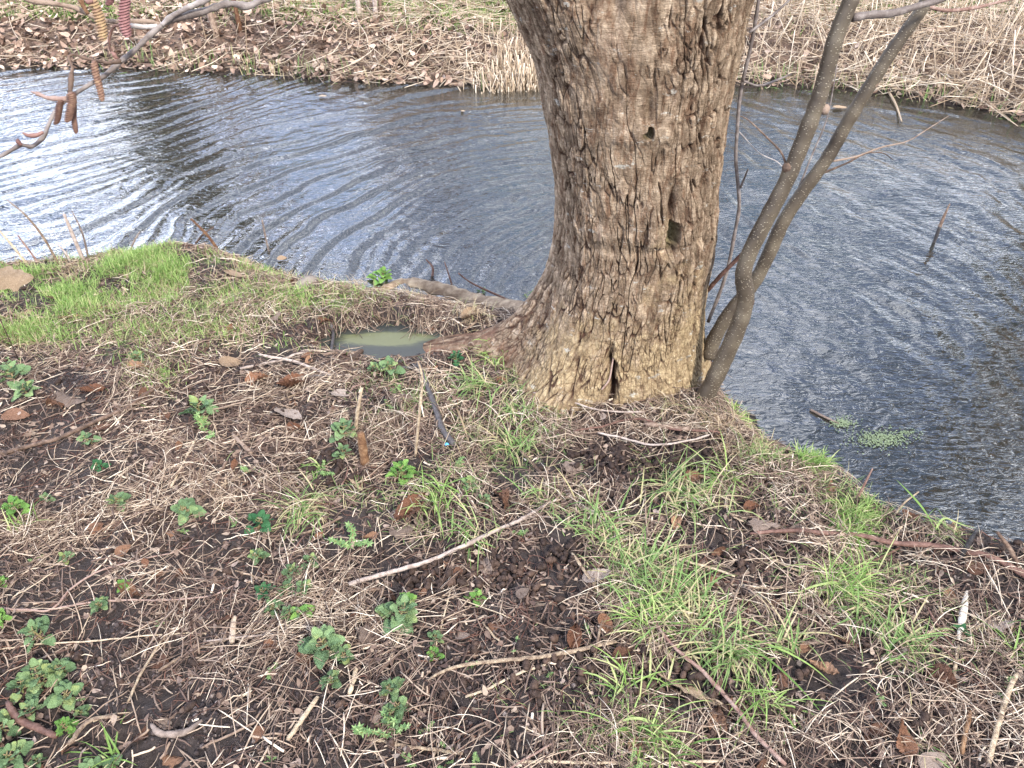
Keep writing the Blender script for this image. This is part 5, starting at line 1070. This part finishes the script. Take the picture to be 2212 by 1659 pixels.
stick('pale grey branch running diagonally through the centre', [(755, 1272), (820, 1255), (872, 1240), (940, 1218), (1000, 1188), (1060, 1160), (1120, 1132), (1170, 1105), (1205, 1085)], [14, 13, 12, 12, 12, 11, 10, 8, 6], 'greywood', stubs=[[(1120, 1132), (1160, 1122), (1200, 1125)]], lift=.012)
stick('mottled red grey twig running down through the grass at lower right', [(1390, 1312), (1415, 1360), (1450, 1405), (1500, 1448), (1545, 1500), (1590, 1550), (1630, 1605), (1690, 1665)], [5, 8, 9, 11, 12, 12, 12, 13], 'redwood', stubs=[[(1415, 1360), (1405, 1335), (1385, 1320)]], lift=.02)
stick('smooth reddish branch lying along the water edge at right', [(1618, 1163), (1700, 1159), (1770, 1161), (1850, 1170), (1920, 1188), (2000, 1192), (2080, 1200), (2150, 1222), (2212, 1252), (2260, 1275)], [10, 12, 13, 14, 15, 16, 17, 18, 20, 20], 'redwood', stubs=[[(1940, 1190), (1890, 1215), (1830, 1230)]], lift=.012, k=12)
stick('long brown branch leaning across the mud at left', [(-30, 1000), (60, 975), (130, 952), (220, 915), (280, 885), (330, 850), (375, 828)], [13, 12, 12, 12, 11, 10, 8], 'brownwood', lift=.008)
stick('long reddish twig at left, upper of two that join', [(-10, 1318), (60, 1322), (115, 1322), (160, 1275), (220, 1240), (300, 1212), (380, 1195), (420, 1165)], [7, 7, 7, 6, 5, 5, 4, 3], 'redwood', stubs=[[(380, 1195), (410, 1190), (450, 1180)]])
stick('long reddish twig at left, lower of two that join', [(115, 1322), (180, 1308), (250, 1300), (330, 1302), (400, 1300), (470, 1285), (520, 1260)], [6, 6, 6, 5, 5, 5, 3], 'redwood')
stick('long straw coloured stalk lying right of centre at the bottom', [(925, 1476), (985, 1448), (1060, 1438), (1150, 1428), (1240, 1415), (1330, 1398)], [6, 11, 12, 13, 14, 10], 'pale', 'stalk', 'dry stalk', lift=.010)
stick('thin tan stalk just under the long straw coloured one', [(1005, 1510), (1060, 1490), (1130, 1455), (1180, 1440)], 8, 'pale', 'stalk', 'dry stalk')
stick('brown stick in the bottom left corner under the nettle clump', [(25, 1528), (45, 1560), (80, 1580), (130, 1600)], [18, 20, 20, 18], 'redwood', k=12, lift=.012)
stick('forked tan stick in the bottom left, under the yellowish nettle', [(155, 1618), (185, 1580), (215, 1562), (265, 1560)], [16, 14, 12, 8], 'pale', stubs=[[(205, 1565), (240, 1550), (285, 1545)]], lift=.014)
stick('thick dry stalk standing out at the bottom centre left', [(625, 1608), (650, 1570), (690, 1512)], 14, 'pale', 'stalk', 'dry stalk', lift=.010)
stick('straight tan stalk left of the thick dry one', [(345, 1456), (390, 1425), (440, 1400), (480, 1385)], 9, 'pale', 'stalk', 'dry stalk')
stick('thin stalk slanting down on the mud at lower left', [(278, 1520), (310, 1455), (365, 1365)], 8, 'pale', 'stalk', 'dry stalk')
stick('straw coloured stalk below the biggest nettle', [(835, 1520 - 80), (860, 1390), (880, 1340), (892, 1300)], 8, 'pale', 'stalk', 'dry stalk')
stick('thick short stalk at bottom left of centre', [(503, 1395), (506, 1360), (508, 1338)], 16, 'straw', 'stalk', 'dry stalk')
stick('thick short stalk on the mud left of the tall nettle column', [(756, 1505), (765, 1475), (772, 1440)], 13, 'pale', 'stalk', 'dry stalk')
stick('pale stick lying under the column of nettles', [(790, 1600), (870, 1615), (960, 1628), (1000, 1632)], 10, 'pale')
stick('long flat straw along the bottom edge right of centre', [(1110, 1650), (1260, 1652), (1400, 1656), (1560, 1650)], 9, 'pale', 'stalk', 'dry stalk')
stick('dead stem leaning at the lower right corner', [(2125, 1659), (2145, 1590), (2165, 1520), (2185, 1470)], 14, 'pale', 'stalk', 'dry stalk', lift=.02)
stick('brown stake-like stem near the lower right corner', [(2070, 1640), (2078, 1600), (2090, 1545)], 13, 'rotwood', lift=.014)
stick('white bleached splinter of wood at right', [(2066, 1390), (2072, 1350), (2078, 1320), (2084, 1285)], [10, 20, 20, 7], 'white', 'wood_splinter', 'splinter', lift=.012)
stick('pale broken stem crossing below the bleached splinter', [(2085, 1372), (2115, 1355), (2140, 1335)], 8, 'pale', 'stalk', 'dry stalk')
stick('dry stem pointing down below the splinter', [(2050, 1500), (2060, 1450), (2066, 1400)], 10, 'pale', 'stalk', 'dry stalk')
stick('pale stalk lying right of the large swathe', [(1640, 1260 - 60), (1700, 1170 + 60), (1760, 1160 + 90)], 7, 'pale', 'stalk', 'dry stalk')
stick('straight straw stalk slanting up to the red branch', [(1970, 1280), (2010, 1250), (1980, 1262)], 5, 'pale', 'stalk', 'dry stalk')
stick('pale stalk in two tones from the swathe toward the right tuft', [(1400, 1205), (1470, 1222), (1540, 1240), (1585, 1255)], 8, 'pale', 'stalk', 'dry stalk', lift=.016)
stick('long dry stalk running down left of the swathe', [(1235, 1200), (1290, 1280), (1340, 1320), (1400, 1380), (1450, 1430)], 9, 'pale', 'stalk', 'dry stalk', lift=.008)
stick('tan stalk slanting under the right tuft', [(1860, 1180 + 30), (1790, 1265), (1730, 1300)], 9, 'pale', 'stalk', 'dry stalk')
stick('long bent stalk under the red branch', [(1560, 1265), (1700, 1275), (1850, 1250), (1960, 1225)], 8, 'pale', 'stalk', 'dry stalk')
stick('dark twig in the mud under the right tuft', [(1590, 1255), (1620, 1285), (1655, 1300)], 9, 'wetwood')
# sticks round the puddle
for pts, w, m_, lab in [([(700, 772), (755, 765), (790, 755), (820, 742)], 10, 'brownwood', 'grey brown stick with a raised end along the front of the puddle'), ([(735, 795), (765, 778), (785, 762)], 15, 'brownwood', 'short thick stick in front of the puddle'),
    ([(975, 735), (930, 752), (885, 775), (845, 795)], 9, 'wetwood', 'black stick slanting down from the right end of the puddle'), ([(905, 765), (935, 757), (980, 742)], 8, 'brownwood', 'brown stick along the lower right rim of the puddle'), ([(715, 705), (722, 730), (716, 762)], 9, 'wetwood', 'dark stick edging the left end of the puddle'),
    ([(520, 800), (600, 785), (650, 768), (700, 762)], 8, 'greywood', 'grey stick leading left from the puddle'), ([(560, 770), (640, 790), (720, 815), (760, 815)], 8, 'greywood', 'pale grey stick below the puddle at left'), ([(800, 805), (870, 800), (900, 798)], 8, 'wetwood', 'short black stick left of the end of the smooth one'),
    ([(780, 800), (700, 815), (620, 820)], 7, 'wetwood', 'dark twig below the puddle, pointing left'), ([(1000, 720), (1025, 700), (1080, 672)], 6, 'brownwood', 'thin brown stick leaning on the trunk root')]:
    stick(lab, pts, w, m_, group='sticks around the puddle')
stick('twig resting across the cones in front of the trunk, upper one', [(1150, 860), (1220, 875), (1300, 895), (1390, 905)], 5, 'greywood', lift=.02)
stick('forked grey twig lying on the heap of cones', [(1290, 950), (1350, 962), (1410, 975), (1470, 968), (1530, 950)], 6, 'greywood', stubs=[[(1350, 962), (1400, 945), (1450, 930)]], lift=.02)
stick('reddish twig over the heap of cones', [(1240, 945), (1300, 935), (1380, 920), (1460, 940), (1560, 948)], 6, 'redwood', lift=.022)
stick('brown thick twig at the right of the heap of cones', [(1390, 930), (1440, 935), (1490, 940)], 13, 'brownwood', lift=.016)
stick('dark brown twig lying left of the cone heap', [(1125, 985), (1150, 1010), (1190, 1050), (1240, 1075)], 9, 'brownwood', lift=.008)
stick('stub of brown stick at middle left above the nettles', [(505, 945), (525, 965), (545, 985)], 11, 'brownwood')
stick('brown twig under the sparse grass left of the diagonal branch', [(600, 1170), (680, 1150), (740, 1120)], 7, 'brownwood')
stick('rough dark twig at middle left pointing up', [(460, 1060), (475, 1030), (490, 1000)], 9, 'brownwood')
stick('curved grey brown bark strip at lower left', [(330, 1570), (350, 1590), (400, 1590), (440, 1560)], [10, 20, 20, 10], 'greywood', 'bark_strip', 'bark')
stick('brown twig near the bottom centre', [(440, 1620), (500, 1590), (560, 1560)], 7, 'brownwood')
stick('thin pale stem running right across the lower middle', [(450, 1220 + 10), (520, 1240), (620, 1270), (640, 1275)], 5, 'pale', 'stalk', 'dry stalk')
stick('long thin straw from left edge across lower left', [(0, 1405), (90, 1395), (200, 1390), (330, 1375), (450, 1370)], 5, 'pale', 'stalk', 'dry stalk')
stick('long grey root-like twig in the lower middle', [(450, 1250 + 140), (560, 1380), (640, 1370), (760, 1385)], 6, 'greywood')
stick('straw stalk at the left edge in the middle', [(0, 1130), (80, 1125), (170, 1115), (200, 1110)], 7, 'pale', 'stalk', 'dry stalk')
stick('dry stalk leaning up in front of the orange leaf', [(595, 870), (620, 862), (680, 835), (720, 800)], 5, 'pale', 'stalk', 'dry stalk')
stick('rough short stalk above the dense nettle cluster', [(420, 1070 + 20), (470, 1060), (520, 1035), (560, 1010)], 8, 'pale', 'stalk', 'dry stalk')
stick('diagonal pale stalk at upper middle left', [(370, 1060), (395, 1010), (425, 950)], 7, 'pale', 'stalk', 'dry stalk')
# many unremarkable stalks as individuals
q = np.random.default_rng(17)
SP = near_points(130, straw_d, inland=.05)
for i, (x, y) in enumerate(SP):
    L = q.uniform(.06, .18); a = q.uniform(0, np.pi); P = drape(np.array([[x, y]]), np.array([L]), np.array([a]), np.array([q.normal(0, .12)]), 8, (.004, .016), .05)
    r0 = q.uniform(.0014, .0034); v, f = tubes(P, np.full((1, 8), r0) * np.array([.9, 1, 1, 1, .95, .95, .9, .8])[None], 6, .5); org = P[0, 0]
    m_ = ['pale', 'straw', 'brownwood', 'pale', 'strawdark', 'redwood'][i % 6]
    o = mk('stalk', v - org, f, M[m_]); o.location = tuple(org); tag(o, 'dry broken plant stalk lying loose in the litter of the near bank', 'dry stalk', 'loose dry stalks in the near bank litter')

# upright things
def upright(label, pts, Y0, dY, w, m_, name='stem', cat='dead stem', group=None, k=8):
    Y = GH(*pts[0])[1] if Y0 is None else Y0
    P = [Vp(a, b, Y + dY * i / (len(pts) - 1)) for i, (a, b) in enumerate(pts)]; P[0][2] -= .02; org = P[0]
    dep = Y * cp + (CH - P[0][2]) * sp; r = [x / 2 / F * dep for x in w]
    v, f = tube1([p - org for p in P], r, k, 6, .1, 3); o = mk(name, v, f, M[m_]); o.location = tuple(org); tag(o, label, cat, group); return o
upright('broken orange brown stake standing in the ground left of the black stick', [(789, 1008), (784, 970), (779, 936)], None, .0, [20, 19, 15], 'rotwood', 'stake', 'stake', k=12)
upright('slim tan stem standing behind the broken stake', [(765, 935), (772, 890), (782, 838)], None, .02, [9, 8, 6], 'pale')
upright('thin straight straw rising beside the black stick', [(895, 985), (905, 900), (912, 820), (903, 780)], None, .04, [6, 6, 5, 4], 'pale')
upright('dead stem stub sticking up before the red branch at right', [(2072, 1208), (2090, 1178), (2110, 1145)], None, .02, [13, 11, 7], 'wetwood')
upright('dead stem leaning at the right edge by the water', [(2215, 1235), (2185, 1192), (2155, 1150)], None, .03, [10, 10, 7], 'brownwood')
upright('thin leaning stem over the brink under the bright cushion', [(1850, 1080), (1868, 1045), (1885, 1012)], None, .02, [6, 5, 3], 'redwood')
upright('thin straw sticking out over the water at right', [(1925, 1120), (1950, 1090), (1985, 1062)], None, .03, [5, 4, 3], 'pale')
for pts, w, m_, lab in [([(62, 572), (30, 535), (0, 500), (-30, 468)], [6, 5, 4, 3], 'pale', 'dry stem leaning left at the far left brink'), ([(128, 572), (95, 515), (55, 465), (15, 432)], [5, 5, 4, 2], 'pale', 'long thin stem arching left over the water at left'),
    ([(180, 562), (160, 515), (138, 462)], [9, 8, 6], 'greywood', 'thickest grey stem standing at the left brink'), ([(190, 560), (178, 505), (155, 455)], [5, 4, 2], 'greywood', 'thin curved stem beside the thickest grey one'), ([(85, 568), (62, 540), (38, 508)], [5, 4, 3], 'redwood', 'short stem leaning left in the left group'),
    ([(155, 568), (140, 545), (125, 528)], [5, 4, 3], 'greywood', 'short stub between the stems at left'), ([(272, 548), (290, 520), (302, 500)], [5, 4, 2], 'greywood', 'short forked stem at the brink right of the left group'), ([(468, 530), (445, 505), (412, 472)], [7, 6, 4], 'rotwood', 'orange tan stem leaning left on the point of the turf'),
    ([(420, 518), (440, 505), (462, 490)], [5, 4, 3], 'brownwood', 'small twig crossing the orange tan stem'), ([(582, 548), (575, 520), (566, 475)], [4, 4, 4], 'greywood', 'thin pale stem upright right of the turf point'), ([(600, 560), (640, 575), (690, 588), (740, 600)], [6, 6, 5, 4], 'wetwood', 'dark stick along the brink right of the turf point'),
    ([(930, 605), (935, 580), (920, 560)], [6, 5, 3], 'redwood', 'dark red twig standing at the brink above the root'), ([(980, 620), (965, 580), (960, 565)], [4, 3, 2], 'redwood', 'thin red twig right of the dark red one'), ([(1130, 655), (1080, 640), (1020, 612), (990, 590)], [6, 5, 4, 3], 'redwood', 'twig arching left from behind the trunk over the brink'),
    ([(520, 680), (535, 715), (560, 755)], [6, 6, 6], 'pale', 'dry stalk slanting down through the turf toward the puddle'), ([(505, 655), (525, 690), (545, 720)], [5, 4, 4], 'strawdark', 'second stalk beside the slanting one in the turf')]:
    upright(lab, pts, None, .03, w, m_, group='stems along the brink')
# two toned stick in the water at right
P = [Vp(2022, 512, 3.55), Vp(2030, 490, 3.55), Vp(2040, 466, 3.56), Vp(2052, 440, 3.57)]
root = empty('water_stick', tuple(P[0])); tag(root, 'thin stick poking out of the rippled water at right, dark at its foot', 'stick')
v, f = tube1(P[1:], [.009, .007, .003], 8, 5); child(mk('dry_tip', v, f, M['brownwood']), root)
v, f = tube1([P[0] - np.array([0, 0, .1]), P[0], P[1]], [.006, .009, .0095], 8, 5); child(mk('wet_foot', v, f, M['wetwood']), root)
def wtwig(lab, pts, w, m_, up=.012):
    P = np.array([G(a, b, WZ + up) for a, b in pts]); dep = P[:, 1] * cp + 1.85 * sp; v, f = tube1(P, np.array(w) / 2 / F * dep, 6, 6, .1); tag(mk('drift_twig', v, f, M[m_]), lab, 'twig')
wtwig('grey twig afloat beside the duckweed', [(1750, 885), (1780, 900), (1812, 915)], [6, 6, 3], 'greywood', .004)
wtwig('reed stalk hanging into the water before the far reeds', [(1918, 195), (1935, 225), (1948, 262)], [5, 5, 3], 'reed', .02)
# duckweed
n = 900; a = rng.random((n, 2))
c0 = np.array([(1905 + 62 * rng.normal(0, .5), 948 + 14 * rng.normal(0, .7)) if rng.random() < .72 else (1820 + 22 * rng.normal(0, .7), 912 + 7 * rng.normal(0, 1)) for _ in range(n)])
c0 = np.vstack([c0, np.column_stack([rng.normal(1960, 14, 60), 934 - rng.normal(0, 4, 60)])]); n = len(c0)
pw = np.array([G(x, y, WZ + .004) for x, y in c0])
th_ = np.linspace(0, 2 * np.pi, 7, endpoint=False); dv = np.vstack([[0, 0, .25], np.column_stack([np.cos(th_), np.sin(th_), 0 * th_])])
dt = np.array([[0, i + 1, (i + 1) % 7 + 1] for i in range(7)])
v, f = merge(dv, dt, rotm(rng.uniform(0, 6, n), rng.normal(0, .1, n), rng.normal(0, .1, n), rng.uniform(.0016, .0034, n)), pw)
tag(mk('duckweed', v, f, M['duck'], smooth=False), 'pale green raft of duckweed on the water at right', None, None, 'stuff')
# blue scrap
p = GH(962, 968); v, f = tube1([(0, 0, 0), (.006, .002, .004), (.012, -.001, .003)], [.004, .005, .002], 6, 3); o = mk('plastic_scrap', v, f, M['blue']); o.location = tuple(p + np.array([0, 0, .012])); tag(o, 'tiny bright blue scrap of plastic by the end of the black stick', 'litter')
